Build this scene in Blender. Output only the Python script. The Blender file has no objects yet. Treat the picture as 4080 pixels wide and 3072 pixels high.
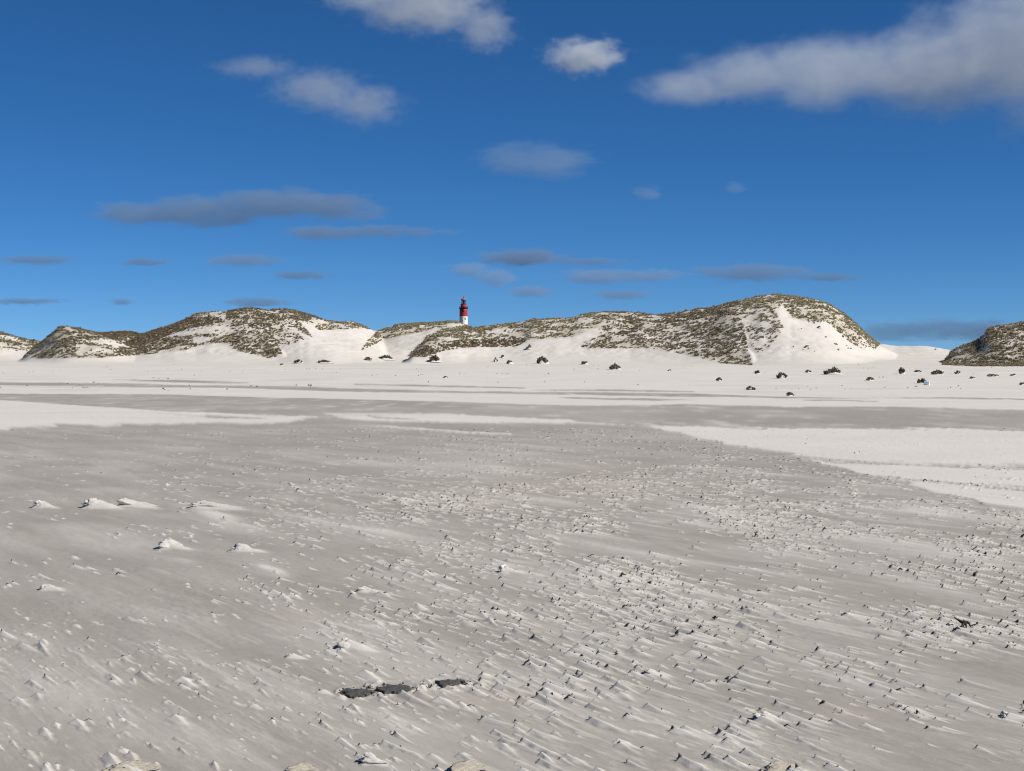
import bpy, bmesh, math, random
import numpy as np
from mathutils import Vector, Matrix, noise as mnoise

R = math.radians
scene = bpy.context.scene
COL = scene.collection
random.seed(7)
rng = np.random.default_rng(11)

# ------------------------------------------------------------------ camera
CAM_H = 1.6
F = 6097.0            # focal length in photo pixels (photo 4080 wide)
HZ = 1503.0           # photo row of the horizon
S = 4080.0 / 2212.0   # rows/columns noted on the 2212 px wide view of the photo
cam_d = bpy.data.cameras.new('camera')
cam_d.sensor_width = 36.0
cam_d.lens = 36.0 * F / 4080.0
cam_d.clip_start = 0.1
cam_d.clip_end = 150000.0
cam = bpy.data.objects.new('camera', cam_d)
COL.objects.link(cam)
cam.location = (0, 0, CAM_H)
cam.rotation_euler = (R(90) - math.atan((1536.0 - HZ) / F), 0, 0)
scene.camera = cam

# ------------------------------------------------------------------ light
SUN_AZ = R(112)       # clockwise from the view direction (+Y)
SUN_EL = R(40)
sun_dir = Vector((math.sin(SUN_AZ) * math.cos(SUN_EL), math.cos(SUN_AZ) * math.cos(SUN_EL), math.sin(SUN_EL)))
sd = bpy.data.lights.new('sun', 'SUN')
sd.energy = 4.75
sd.angle = R(0.5)
sd.color = (1.0, 0.955, 0.865)
sun = bpy.data.objects.new('sun', sd)
COL.objects.link(sun)
sun.rotation_euler = sun_dir.to_track_quat('Z', 'Y').to_euler()

world = bpy.data.worlds.new('World')
scene.world = world
world.use_nodes = True
wn = world.node_tree
bg = wn.nodes['Background']
sky = wn.nodes.new('ShaderNodeTexSky')
sky.sky_type = 'NISHITA'
sky.sun_disc = False
sky.sun_elevation = SUN_EL
sky.sun_rotation = SUN_AZ
sky.altitude = 2000
sky.air_density = 0.6
sky.dust_density = 0.0
sky.ozone_density = 10.0
hs = wn.nodes.new('ShaderNodeHueSaturation')
hs.inputs['Saturation'].default_value = 1.10
hs.inputs['Hue'].default_value = 0.4955
wn.links.new(sky.outputs['Color'], hs.inputs['Color'])
wn.links.new(hs.outputs['Color'], bg.inputs['Color'])
bg.inputs['Strength'].default_value = 0.077

scene.view_settings.view_transform = 'Standard'
scene.view_settings.look = 'None'
scene.view_settings.exposure = 0.22
scene.view_settings.gamma = 1.0
cy = scene.cycles
cy.use_denoising = True
cy.denoising_prefilter = 'ACCURATE'
cy.filter_width = 1.1
cy.max_bounces = 6
cy.diffuse_bounces = 3
cy.volume_bounces = 2
cy.transparent_max_bounces = 24
cy.use_adaptive_sampling = True
cy.adaptive_threshold = 0.01


# ------------------------------------------------------------------ helpers
def smooth(t):
    t = np.clip(t, 0, 1)
    return t * t * (3 - 2 * t)


_tbl = np.random.default_rng(5).random(4096)
_perm = np.random.default_rng(6).permutation(4096)


def vnoise(x, y, seed=0):
    xi = np.floor(x).astype(np.int64)
    yi = np.floor(y).astype(np.int64)
    fx = x - xi
    fy = y - yi
    fx = fx * fx * fx * (fx * (fx * 6 - 15) + 10)
    fy = fy * fy * fy * (fy * (fy * 6 - 15) + 10)

    def h(a, b):
        return _tbl[_perm[(a + _perm[(b + seed * 97) & 4095]) & 4095]]
    v00 = h(xi, yi); v10 = h(xi + 1, yi); v01 = h(xi, yi + 1); v11 = h(xi + 1, yi + 1)
    a = v00 + (v10 - v00) * fx
    b = v01 + (v11 - v01) * fx
    return (a + (b - a) * fy) * 2 - 1


def fbm(x, y, octv=4, seed=0, gain=0.5):
    s = 0.0; a = 1.0; n = 0.0
    for i in range(octv):
        s = s + a * vnoise(x * 2 ** i + 13.7 * i, y * 2 ** i + 7.1 * i, seed + i)
        n += a
        a *= gain
    return s / n


def inpoly(px, py, poly):
    inside = np.zeros(px.shape, bool)
    n = len(poly)
    j = n - 1
    for i in range(n):
        xi, yi = poly[i]; xj, yj = poly[j]
        if yi != yj:
            c = ((yi > py) != (yj > py)) & (px < (xj - xi) * (py - yi) / (yj - yi) + xi)
            inside ^= c
        j = i
    return inside


def to_px(x, y, z):
    return 2040 + F * x / y, HZ - F * (z - CAM_H) / y


def mesh_obj(name, verts, faces, mat, parent=None, smooth_shade=False):
    me = bpy.data.meshes.new(name)
    me.from_pydata([tuple(v) for v in verts], [], faces)
    me.update()
    if smooth_shade:
        me.polygons.foreach_set('use_smooth', [True] * len(me.polygons))
    if mat is not None:
        for m in (mat if isinstance(mat, (list, tuple)) else [mat]):
            me.materials.append(m)
    o = bpy.data.objects.new(name, me)
    COL.objects.link(o)
    if parent is not None:
        o.parent = parent
    return o


def np_mesh(name, V, Fq, mat, smooth_shade=True, attrs=None):
    """V (n,3) float, Fq (m,k) int with k = 3 or 4."""
    me = bpy.data.meshes.new(name)
    n = len(V); m, k = Fq.shape
    me.vertices.add(n)
    me.vertices.foreach_set('co', np.ascontiguousarray(V, np.float32).ravel())
    me.loops.add(m * k)
    me.loops.foreach_set('vertex_index', np.ascontiguousarray(Fq, np.int32).ravel())
    me.polygons.add(m)
    me.polygons.foreach_set('loop_start', np.arange(0, m * k, k, dtype=np.int32))
    me.polygons.foreach_set('use_smooth', np.full(m, smooth_shade, bool))
    me.update(calc_edges=True)
    for nm, (kind, arr) in (attrs or {}).items():
        a = me.attributes.new(nm, kind, 'POINT')
        if kind == 'FLOAT':
            a.data.foreach_set('value', np.ascontiguousarray(arr, np.float32).ravel())
        else:
            a.data.foreach_set('color', np.ascontiguousarray(arr, np.float32).ravel())
    me.materials.append(mat)
    o = bpy.data.objects.new(name, me)
    COL.objects.link(o)
    return o


def tag(o, label=None, cat=None, group=None, kind=None):
    if label: o['label'] = label
    if cat: o['category'] = cat
    if group: o['group'] = group
    if kind: o['kind'] = kind
    return o


def new_mat(name, rough=0.8):
    m = bpy.data.materials.new(name)
    m.use_nodes = True
    b = m.node_tree.nodes['Principled BSDF']
    b.inputs['Roughness'].default_value = rough
    b.inputs['Specular IOR Level'].default_value = 0.25
    return m, m.node_tree, b


def plain_mat(name, col, rough=0.7, var=0.15, scale=6.0, metallic=0.0, bump=0.0):
    m, nt, b = new_mat(name, rough)
    tc = nt.nodes.new('ShaderNodeTexCoord')
    n = nt.nodes.new('ShaderNodeTexNoise')
    n.inputs['Scale'].default_value = scale
    n.inputs['Detail'].default_value = 6
    nt.links.new(tc.outputs['Object'], n.inputs['Vector'])
    r = nt.nodes.new('ShaderNodeMapRange')
    r.inputs['To Min'].default_value = 1 - var
    r.inputs['To Max'].default_value = 1 + var
    r.inputs['From Min'].default_value = 0.25
    r.inputs['From Max'].default_value = 0.75
    nt.links.new(n.outputs['Fac'], r.inputs['Value'])
    mx = nt.nodes.new('ShaderNodeVectorMath'); mx.operation = 'SCALE'
    mx.inputs[0].default_value = col
    nt.links.new(r.outputs['Result'], mx.inputs['Scale'])
    nt.links.new(mx.outputs['Vector'], b.inputs['Base Color'])
    b.inputs['Metallic'].default_value = metallic
    if bump:
        bp = nt.nodes.new('ShaderNodeBump')
        bp.inputs['Strength'].default_value = 0.8
        bp.inputs['Distance'].default_value = bump
        nt.links.new(n.outputs['Fac'], bp.inputs['Height'])
        nt.links.new(bp.outputs['Normal'], b.inputs['Normal'])
    return m


# ------------------------------------------------------------------ materials
DAMP = (0.320, 0.293, 0.264)
DRY = (0.615, 0.579, 0.535)


def sand_material():
    m, nt, b = new_mat('sand', 0.92)
    N, L = nt.nodes, nt.links
    tc = N.new('ShaderNodeTexCoord')
    ad = N.new('ShaderNodeAttribute'); ad.attribute_name = 'dry'
    aw = N.new('ShaderNodeAttribute'); aw.attribute_name = 'warm'

    def nz(scale, detail, rough=0.6):
        n = N.new('ShaderNodeTexNoise')
        n.inputs['Scale'].default_value = scale
        n.inputs['Detail'].default_value = detail
        n.inputs['Roughness'].default_value = rough
        L.new(tc.outputs['Object'], n.inputs['Vector'])
        return n
    n1 = nz(9.0, 8)
    n2 = nz(160.0, 4, 0.7)
    n3 = nz(0.12, 6)
    # dry amount broken up a little by a fine noise
    a = N.new('ShaderNodeMath'); a.operation = 'MULTIPLY_ADD'
    L.new(n1.outputs['Fac'], a.inputs[0]); a.inputs[1].default_value = 0.22
    L.new(ad.outputs['Fac'], a.inputs[2])
    s = N.new('ShaderNodeMath'); s.operation = 'SUBTRACT'; s.use_clamp = True
    L.new(a.outputs[0], s.inputs[0]); s.inputs[1].default_value = 0.11
    mx = N.new('ShaderNodeMix'); mx.data_type = 'RGBA'
    mx.inputs['A'].default_value = DAMP + (1,)
    mx.inputs['B'].default_value = DRY + (1,)
    L.new(s.outputs[0], mx.inputs['Factor'])
    wm = N.new('ShaderNodeMix'); wm.data_type = 'RGBA'
    wm.inputs['B'].default_value = (0.46, 0.375, 0.315, 1)
    L.new(mx.outputs['Result'], wm.inputs['A'])
    wf = N.new('ShaderNodeMath'); wf.operation = 'MULTIPLY'
    L.new(aw.outputs['Fac'], wf.inputs[0]); wf.inputs[1].default_value = 0.35
    L.new(wf.outputs[0], wm.inputs['Factor'])
    al = N.new('ShaderNodeAttribute'); al.attribute_name = 'litter'
    lm = N.new('ShaderNodeMix'); lm.data_type = 'RGBA'
    lm.inputs['B'].default_value = (0.32, 0.275, 0.19, 1)
    L.new(wm.outputs['Result'], lm.inputs['A']); L.new(al.outputs['Fac'], lm.inputs['Factor'])
    wm = lm
    # grain and broad tone
    g = N.new('ShaderNodeMapRange')
    g.inputs['From Min'].default_value = 0.3; g.inputs['From Max'].default_value = 0.7
    g.inputs['To Min'].default_value = 0.86; g.inputs['To Max'].default_value = 1.12
    L.new(n2.outputs['Fac'], g.inputs['Value'])
    g3 = N.new('ShaderNodeMapRange')
    g3.inputs['From Min'].default_value = 0.3; g3.inputs['From Max'].default_value = 0.7
    g3.inputs['To Min'].default_value = 0.95; g3.inputs['To Max'].default_value = 1.05
    L.new(n3.outputs['Fac'], g3.inputs['Value'])
    mm = N.new('ShaderNodeMath'); mm.operation = 'MULTIPLY'
    L.new(g.outputs['Result'], mm.inputs[0]); L.new(g3.outputs['Result'], mm.inputs[1])
    sc = N.new('ShaderNodeVectorMath'); sc.operation = 'SCALE'
    L.new(wm.outputs['Result'], sc.inputs[0]); L.new(mm.outputs[0], sc.inputs['Scale'])
    L.new(sc.outputs['Vector'], b.inputs['Base Color'])
    b1 = N.new('ShaderNodeBump'); b1.inputs['Distance'].default_value = 0.007; b1.inputs['Strength'].default_value = 0.45
    L.new(n1.outputs['Fac'], b1.inputs['Height'])
    b2 = N.new('ShaderNodeBump'); b2.inputs['Distance'].default_value = 0.0015; b2.inputs['Strength'].default_value = 0.6
    L.new(n2.outputs['Fac'], b2.inputs['Height'])
    L.new(b1.outputs['Normal'], b2.inputs['Normal'])
    L.new(b2.outputs['Normal'], b.inputs['Normal'])
    b.inputs['Specular IOR Level'].default_value = 0.1
    return m


def attr_mat(name, rough=0.85, attr='tint', spec=0.15, transl=0.0):
    m, nt, b = new_mat(name, rough)
    a = nt.nodes.new('ShaderNodeAttribute'); a.attribute_name = attr
    nt.links.new(a.outputs['Color'], b.inputs['Base Color'])
    b.inputs['Specular IOR Level'].default_value = spec
    if transl:
        out = nt.nodes['Material Output']
        tr = nt.nodes.new('ShaderNodeBsdfTranslucent')
        mx = nt.nodes.new('ShaderNodeMixShader'); mx.inputs[0].default_value = transl
        nt.links.new(a.outputs['Color'], tr.inputs['Color'])
        nt.links.new(b.outputs[0], mx.inputs[1]); nt.links.new(tr.outputs[0], mx.inputs[2])
        nt.links.new(mx.outputs[0], out.inputs['Surface'])
    return m


M_SAND = sand_material()
M_GRASS = attr_mat('marram', transl=0.4)
M_SHELL_SHADE = plain_mat('dark_shell_shade', (0.040, 0.034, 0.030), 0.6, 0.5, 40)  # near black covers shell bits and the shade on scoured sand heads
M_CRUST = plain_mat('sand_crust', (0.52, 0.492, 0.445), 0.95, 0.16, 30, bump=0.01)
M_CRUST_Y = plain_mat('yellow_crust', (0.43, 0.385, 0.31), 0.95, 0.25, 45, bump=0.01)
M_SLAB = plain_mat('slab_dark', (0.075, 0.073, 0.068), 0.95, 0.6, 55, bump=0.012)  # dark uneven tone of the three flat slabs
M_WOOD = plain_mat('tarred_wood', (0.022, 0.017, 0.015), 0.6, 0.4, 30, bump=0.004)

# ------------------------------------------------------------------ terrain
# each dune ridge: crest points (photo column, photo row of crest, distance of crest, length of front slope)
RIDGES = {
    'A': [(-3200, 1440, 430, 70), (-2600, 1390, 430, 70), (-2000, 1325, 430, 70), (-1600, 1300, 430, 70), (-1200, 1285, 430, 70), (-300, 1300, 430, 70), (0, 1322, 430, 60), (50, 1340, 430, 55), (100, 1355, 430, 50), (166, 1364, 430, 45), (230, 1385, 430, 40), (300, 1430, 430, 40)],
    'B': [(60, 1438, 378, 30), (110, 1402, 378, 34), (166, 1364, 378, 38), (184, 1347, 378, 40), (227, 1311, 378, 44), (258, 1302, 378, 46), (295, 1307, 378, 46), (344, 1319, 378, 45), (394, 1330, 378, 45), (450, 1350, 378, 42), (520, 1385, 378, 36), (580, 1425, 378, 30)],
    'C': [(300, 1350, 440, 50), (381, 1328, 440, 50), (440, 1325, 440, 50), (504, 1320, 440, 50), (535, 1327, 440, 50), (578, 1332, 440, 50), (650, 1345, 440, 50), (720, 1400, 440, 50)],
    'D': [(440, 1425, 385, 40), (500, 1375, 388, 44), (540, 1347, 390, 46), (578, 1330, 392, 48), (646, 1311, 395, 52), (695, 1294, 396, 54), (738, 1273, 398, 56), (781, 1251, 400, 58), (861, 1241, 400, 60), (916, 1239, 400, 60), (947, 1231, 400, 60), (984, 1227, 400, 60), (1033, 1230, 400, 60), (1070, 1239, 400, 60), (1138, 1236, 404, 62), (1187, 1245, 408, 75), (1230, 1256, 412, 88), (1267, 1268, 416, 95), (1298, 1279, 418, 95), (1360, 1283, 422, 95), (1397, 1282, 424, 90), (1434, 1293, 424, 85), (1471, 1310, 424, 80), (1514, 1335, 424, 80), (1570, 1410, 424, 70)],
    'E': [(1430, 1410, 428, 45), (1480, 1350, 428, 50), (1514, 1318, 428, 52), (1550, 1307, 428, 54), (1594, 1294, 428, 56), (1655, 1290, 428, 58), (1729, 1286, 428, 60), (1790, 1280, 428, 60), (1815, 1279, 428, 60), (1846, 1288, 428, 60), (1861, 1304, 428, 60), (1900, 1340, 428, 60), (1960, 1400, 428, 60)],
    'S': [(1150, 1340, 470, 120), (1350, 1318, 470, 125), (1514, 1318, 470, 125), (1600, 1330, 470, 120), (1720, 1400, 470, 100)],
    'F': [(1590, 1440, 350, 18), (1640, 1410, 355, 22), (1680, 1372, 362, 28), (1704, 1348, 366, 32), (1760, 1325, 374, 40), (1861, 1305, 382, 46), (1950, 1301, 384, 46), (2012, 1294, 385, 46), (2073, 1286, 386, 47), (2116, 1275, 386, 48), (2178, 1273, 387, 50), (2270, 1267, 388, 50), (2319, 1251, 389, 52), (2393, 1245, 390, 54), (2448, 1248, 390, 54), (2510, 1248, 390, 54), (2559, 1251, 389, 54), (2608, 1259, 388, 54), (2651, 1254, 388, 55), (2720, 1249, 388, 57), (2757, 1239, 388, 58), (2818, 1230, 388, 60), (2861, 1221, 388, 62), (2904, 1207, 388, 64), (2941, 1199, 388, 66), (2984, 1192, 389, 68), (3034, 1181, 390, 72), (3101, 1176, 391, 76), (3150, 1184, 392, 76), (3212, 1194, 392, 76), (3273, 1205, 392, 74), (3310, 1221, 392, 72), (3347, 1245, 392, 68), (3384, 1273, 392, 64), (3421, 1304, 392, 60), (3446, 1328, 392, 56), (3483, 1359, 392, 52), (3530, 1392, 392, 48), (3620, 1450, 392, 40)],
    'G': [(3250, 1420, 470, 150), (3420, 1385, 470, 150), (3483, 1372, 470, 150), (3513, 1374, 470, 150), (3569, 1383, 470, 150), (3680, 1382, 470, 150), (3740, 1390, 470, 150), (3794, 1400, 470, 150), (3900, 1406, 470, 150), (4100, 1400, 470, 150), (5300, 1400, 470, 150), (6600, 1395, 470, 150), (7500, 1430, 470, 150)],
    'R': [(3735, 1458, 350, 22), (3770, 1422, 350, 26), (3794, 1401, 350, 28), (3815, 1385, 350, 30), (3870, 1368, 350, 32), (3907, 1352, 350, 34), (3920, 1335, 350, 36), (3932, 1315, 350, 38), (3960, 1305, 350, 40), (4010, 1298, 350, 40), (4080, 1285, 350, 40), (4300, 1262, 350, 44), (4700, 1255, 350, 46), (5300, 1275, 350, 46), (5900, 1330, 352, 44), (6500, 1400, 355, 40), (7000, 1450, 355, 36)],
}
# spurs running from a crest towards the beach: (column, distance, row) at the top, (column, distance, row) at the foot, side slope
SPURS = [((1064, 398, 1246), (1106, 352, 1404), 0.55),
         ((2944, 384, 1201), (2986, 324, 1448), 0.82)]


def z_base(y):
    t = np.clip(np.asarray(y, float) - 115, 0, 345)      # level beach, then an even rise to the dunes
    return 0.0245 * np.where(t < 70, t * t / 140.0, t - 35.0)


def terrain(x, y):
    x = np.asarray(x, float); y = np.asarray(y, float)
    base = z_base(y)
    z = base.copy()
    far = y > 200
    if np.any(far):
        xf = x[far]; yf = y[far]; zb = base[far]
        zt = zb.copy()
        wob = 3.0 * fbm(xf / 26.0, yf / 40.0, 3, 40)
        for key, pts in RIDGES.items():
            P = np.array(pts, float)
            px = 2040 + F * xf / yf
            yc = np.interp(px, P[:, 0], P[:, 2])
            row = sum(np.interp(px + o_, P[:, 0], P[:, 1]) for o_ in (-10, 0, 10)) / 3
            wf = sum(np.interp(px + o_, P[:, 0], P[:, 3]) for o_ in (-70, -35, 0, 35, 70)) / 5
            zc = CAM_H + (HZ - row) / F * yc
            end = smooth((px - P[0, 0]) / 60.0) * smooth((P[-1, 0] - px) / 60.0)
            h = np.clip(zc - z_base(yc), 0, None) * end
            t = (yc - yf)
            wob_f = wob * smooth(t / 15.0)
            tt = np.where(t > 0, (t + wob_f) / wf, -t / 32.0)
            prof = 0.5 * (1 + np.cos(np.pi * np.clip(tt, 0, 1)))
            zn = zb + h * prof
            kq = 2.2 * smooth((np.minimum(zt, zn) - zb) / 2.0) + 1e-4
            hh_ = np.clip(kq - np.abs(zt - zn), 0, None) / kq
            zt = np.maximum(zt, zn) + hh_ * hh_ * kq * 0.25
        for (c0, d0, r0), (c1, d1, r1), sl in SPURS:
            p0 = np.array([(c0 - 2040) / F * d0, d0]); p1 = np.array([(c1 - 2040) / F * d1, d1])
            z0 = CAM_H + (HZ - r0) / F * d0; z1 = CAM_H + (HZ - r1) / F * d1
            d = p1 - p0; ln = np.hypot(*d); d = d / ln
            s = (xf - p0[0]) * d[0] + (yf - p0[1]) * d[1]
            q = np.abs((xf - p0[0]) * d[1] - (yf - p0[1]) * d[0] + 0.8 * np.sin(s / 7.0))
            k = np.clip(s / ln, 0, 1.05)
            zr = z0 + (z1 - z0) * k ** 0.85 - sl * np.sqrt(q * q + 0.6) + 0.5
            zr = np.where((s < -6) | (s > ln * 1.05), -99, zr)
            zt = np.maximum(zt, zr)
        up = smooth((zt - zb) / 3.0)
        zt = zt + up * (0.45 * fbm(xf / 9.0, yf / 9.0, 4, 20) + 0.16 * fbm(xf / 1.7, yf / 1.7, 2, 30))
        z[far] = zt
    # gentle drifts on the foreland
    fl = smooth((y - 110) / 60.0) * (1 - smooth((z - base) / 2.0))
    z = z + fl * (0.16 * fbm(x / 22.0, y / 9.0, 4, 50) + 0.05 * fbm(x / 4.0, y / 2.5, 3, 55))
    return z


def ground_at(px, py, y0=3.0, y1=520.0):
    """first terrain point seen along the photo ray through (px, py)"""
    ys = np.geomspace(y0, y1, 6000)
    xs = (px - 2040) / F * ys
    zr = CAM_H + (HZ - py) / F * ys
    hit = np.nonzero(terrain(xs, ys) >= zr)[0]
    i = hit[0] if len(hit) else len(ys) - 1
    return float(xs[i]), float(ys[i]), float(terrain(xs[i:i + 1], ys[i:i + 1])[0])


# --- where the dry pale sand lies (columns / rows of the 2212 px view)
GREY_BANDS = [
    [(-500, 822), (0, 826), (300, 828), (380, 832), (620, 834), (760, 839), (1000, 845), (1300, 848), (1480, 850), (1700, 857), (1900, 862), (1700, 860), (1480, 857), (1250, 853), (1000, 849), (740, 846), (500, 838), (300, 836), (0, 832), (-500, 828)],
    [(237, 820), (400, 821), (547, 827), (480, 829), (380, 826)],
    [(765, 829), (950, 832), (1137, 837), (1130, 839), (950, 836), (765, 831)],
    [(1100, 843), (1300, 841), (1500, 845), (1500, 847), (1300, 845)],
    [(1200, 858), (1420, 861), (1500, 864), (1420, 866), (1250, 862)],
    [(1720, 863), (1900, 866), (1900, 868), (1760, 866)],
    [(1870, 858), (2060, 859), (2400, 864), (2400, 867), (2060, 862)],
    [(-500, 845), (0, 850), (333, 852), (737, 862), (960, 868), (1171, 874), (1404, 877), (1475, 872), (1708, 880), (1841, 878), (1975, 880), (2212, 887), (2800, 900),
     (2800, 934), (2212, 927.6), (1775, 927), (1475, 920), (1387, 918.6), (1104, 901), (937, 894.5), (737, 900), (633, 899), (400, 889), (233, 880), (0, 864.5), (-500, 850)],
]
GREY_NEAR_TOP = [(-500, 936), (0, 927), (60, 922), (150, 918.5), (300, 917.5), (480, 918), (560, 916.5), (610, 912), (660, 905), (690, 900.5), (720, 901.5), (780, 907), (960, 912), (1200, 914), (1390, 921),
                 (1500, 945), (1600, 962), (1700, 980), (1800, 1010), (1850, 1025), (1950, 1045), (2050, 1070), (2120, 1090), (2212, 1103), (2800, 1180)]
WHITE_STREAKS = [
    [(770, 917), (900, 922), (1104, 937), (1100, 941), (980, 935), (800, 922)],
    [(690, 893), (900, 892), (1104, 902), (1390, 921), (1200, 913), (960, 909), (740, 903)],
]
GREY_STREAKS = [
    [(1690, 985), (1800, 993), (1980, 1000), (2212, 1002), (2600, 1010), (2600, 1024), (2212, 1014), (1950, 1006), (1750, 994)],
    [(1830, 1025), (1950, 1035), (2100, 1047), (2212, 1056), (2600, 1080), (2600, 1094), (2212, 1065), (2050, 1050), (1900, 1036)],
    [(2080, 1030), (2212, 1036), (2212, 1040), (2100, 1034)],
    [(785, 898), (900, 904), (880, 908), (800, 903)],
    [(300, 893), (480, 901), (600, 908), (560, 909), (440, 903)],
]
# soft pale films of blown sand: column, row, half width, half height, slant, strength
FILMS = [(470, 1118, 70, 12, 0.22, 0.9), (570, 1232, 55, 12, 0.22, 0.95), (640, 1120, 260, 9, 0.2, 0.3), (390, 1212, 32, 6, 0.15, 0.35), (1000, 1010, 190, 16, 0.03, 0.35), (800, 1145, 120, 12, 0.2, 0.40),
         (280, 1100, 90, 14, 0.22, 0.30), (230, 1170, 160, 18, 0.1, 0.22), (130, 1500, 180, 60, 0.2, 0.36), (60, 1400, 120, 40, 0.2, 0.30), (400, 1600, 160, 40, 0.2, 0.25),
         (900, 1440, 190, 40, 0.25, 0.34), (700, 1370, 120, 30, 0.25, 0.25), (1250, 1530, 160, 40, 0.3, 0.28), (1500, 1590, 160, 30, 0.3, 0.22), (300, 1330, 150, 25, 0.2, 0.18),
         (1250, 1480, 100, 25, 0.1, 0.20), (2050, 1180, 200, 14, 0.15, 0.25), (1850, 1480, 120, 20, 0.25, 0.25), (1520, 1098, 150, 9, 0.17, 0.5), (1900, 1172, 300, 13, 0.17, 0.55), (1150, 1080, 170, 10, 0.12, 0.4), (2050, 1110, 200, 9, 0.14, 0.5), (1350, 1190, 200, 10, 0.2, 0.3), (1700, 1330, 200, 14, 0.25, 0.3), (2000, 1270, 200, 14, 0.25, 0.3), (1150, 1240, 160, 14, 0.2, 0.25), (850, 1560, 110, 22, 0.3, 0.30), (600, 1500, 130, 30, 0.25, 0.22)]
WIND = np.array([0.50, -0.866])      # the sand tails point this way


def dryness(x, y, z):
    px, py = to_px(x, y, z)
    c = px / S; r = py / S
    wob = 26 * fbm(x / 2.5, y / 9.0, 4, 60) * np.clip((r - 830) / 150.0, 0.04, 1)
    rw = r + 0.16 * wob * np.clip((r - 815) / 60.0, 0.05, 2.0) + 0.45 * fbm(c / 60.0, r / 6.0, 3, 61) * np.clip((r - 815) / 20, 0.2, 3)
    cw = c + wob
    a0 = x * WIND[0] + y * WIND[1]; b0 = x * WIND[1] - y * WIND[0]
    rw = rw + (7 * fbm(b0 / 0.7, a0 / 6.0, 4, 62) + 4 * fbm(b0 / 0.22, a0 / 3.0, 3, 64)) * np.clip((r - 870) / 80.0, 0.06, 1.2)
    dry = np.ones_like(x)
    for p in GREY_BANDS:
        dry[inpoly(cw, rw, p)] = 0.08
    edge = np.interp(cw, [p[0] for p in GREY_NEAR_TOP], [p[1] for p in GREY_NEAR_TOP])
    soft = np.clip((edge - 815) / 45.0, 1.2, 8.0) * 0.5
    near = smooth((rw - edge) / soft * 0.5 + 0.5)
    dry = dry * (1 - near) + 0.04 * near
    # tone varies along the wind on the grey flat
    a = x * WIND[0] + y * WIND[1]; b = x * WIND[1] - y * WIND[0]
    tone = fbm(a / 2.6, b / 0.40, 5, 70) * 0.6 + fbm(x / 5.0, y / 8.0, 3, 75) * 0.35 + 0.35 * fbm(x / 1.2, y / 0.9, 4, 76) * smooth((y - 9) / 10)
    dry = dry + near * np.clip(0.06 + 0.42 * tone, -0.04, 0.58)
    far_flat = (1 - near) * (dry < 0.5)
    dry = dry + far_flat * np.clip(0.30 * fbm(x / 3.0, y / 8.0, 4, 77) + 1.1 * np.clip(fbm(x / 0.9, y / 4.0, 3, 78) - 0.22, 0, 1), -0.08, 0.6)
    for fc, fr, hw, hh, sl, st in FILMS:
        dc = (c - fc); dr = (r - fr - sl * dc)
        q = (dc / hw) ** 2 + (dr / hh) ** 2
        m = q < 6
        if np.any(m):
            e = np.exp(-q[m] * 1.3) * st
            e *= 0.85 + 0.5 * fbm(a[m] / 0.9, b[m] / 0.2, 3, 79)
            dry[m] += e
    for p in WHITE_STREAKS:
        m = inpoly(cw, rw, p)
        dry[m] = np.maximum(dry[m], 0.85)
    for p in GREY_STREAKS:
        m = inpoly(cw, rw, p)
        dry[m] = np.minimum(dry[m], np.clip(0.34 + 0.7 * fbm(x[m] / 1.5, y[m] / 3.0, 3, 86), 0.08, 1))
    # thin grey lines on the pale foreland
    grey_line = smooth((y - 120) / 40.0) * smooth((fbm(x / 14.0, y / 2.6, 4, 80) - 0.22) / 0.2) * smooth((fbm(x / 40.0, y / 30.0, 2, 84) + 0.2) / 0.4)
    grey_line = grey_line * (1 - smooth((y - 270) / 40.0))
    dry = dry - 0.34 * grey_line
    # pinkish shell gravel right of the dark slabs
    warm = np.zeros_like(x)
    for fc, fr, hw, hh in ((880, 1518, 60, 18), (1000, 1512, 80, 22), (1110, 1510, 70, 20), (1250, 1050, 200, 30), (1000, 1075, 120, 18), (640, 1330, 60, 16), (1850, 1545, 90, 16)):
        q = ((c - fc) / hw) ** 2 + ((r - fr) / hh) ** 2
        warm += 0.8 * np.exp(-q * 1.2)
    warm *= 0.6 + 0.8 * fbm(x / 0.25, y / 0.5, 3, 90)
    return np.clip(dry, 0, 1), np.clip(warm, 0, 1)


# ------------------------------------------------------------------ sand tails behind dark crumbs
CTRL = np.array([  # column, row, how many, how many carry a dark crumb
    (100, 1000, .10, .2), (500, 1000, .16, .3), (900, 1000, .35, .4), (1300, 970, .5, .5), (1600, 1020, .8, .6), (2000, 1130, .7, .6), (100, 1150, .08, .3), (450, 1150, .14, .3),
    (900, 1050, 1.3, .5), (800, 1170, .25, .4), (1300, 1150, .9, .55), (1700, 1150, 1.0, .6), (2100, 1250, 1.0, .7), (200, 1250, .14, .4), (600, 1250, .30, .5), (1000, 1300, 1.1, .5),
    (1300, 1290, 1.5, .45), (1800, 1400, 1.1, .75), (2150, 1400, 1.1, .8), (100, 1400, .35, .25), (500, 1450, .42, .4), (900, 1400, .40, .45), (1300, 1450, .8, .5), (1700, 1550, .75, .75),
    (2150, 1600, .9, .8), (200, 1600, .22, .3), (600, 1600, .32, .4), (1000, 1600, .5, .4), (1400, 1600, .55, .5), (850, 1330, .8, .4), (1100, 1350, 1.2, .45)], float)


def ctrl(c, r):
    d2 = ((c[:, None] - CTRL[None, :, 0]) / 1.0) ** 2 + ((r[:, None] - CTRL[None, :, 1]) / 0.55) ** 2
    w = 1.0 / (d2 + 900.0) ** 1.6
    w /= w.sum(1, keepdims=True)
    return w @ CTRL[:, 2], w @ CTRL[:, 3]


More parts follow.
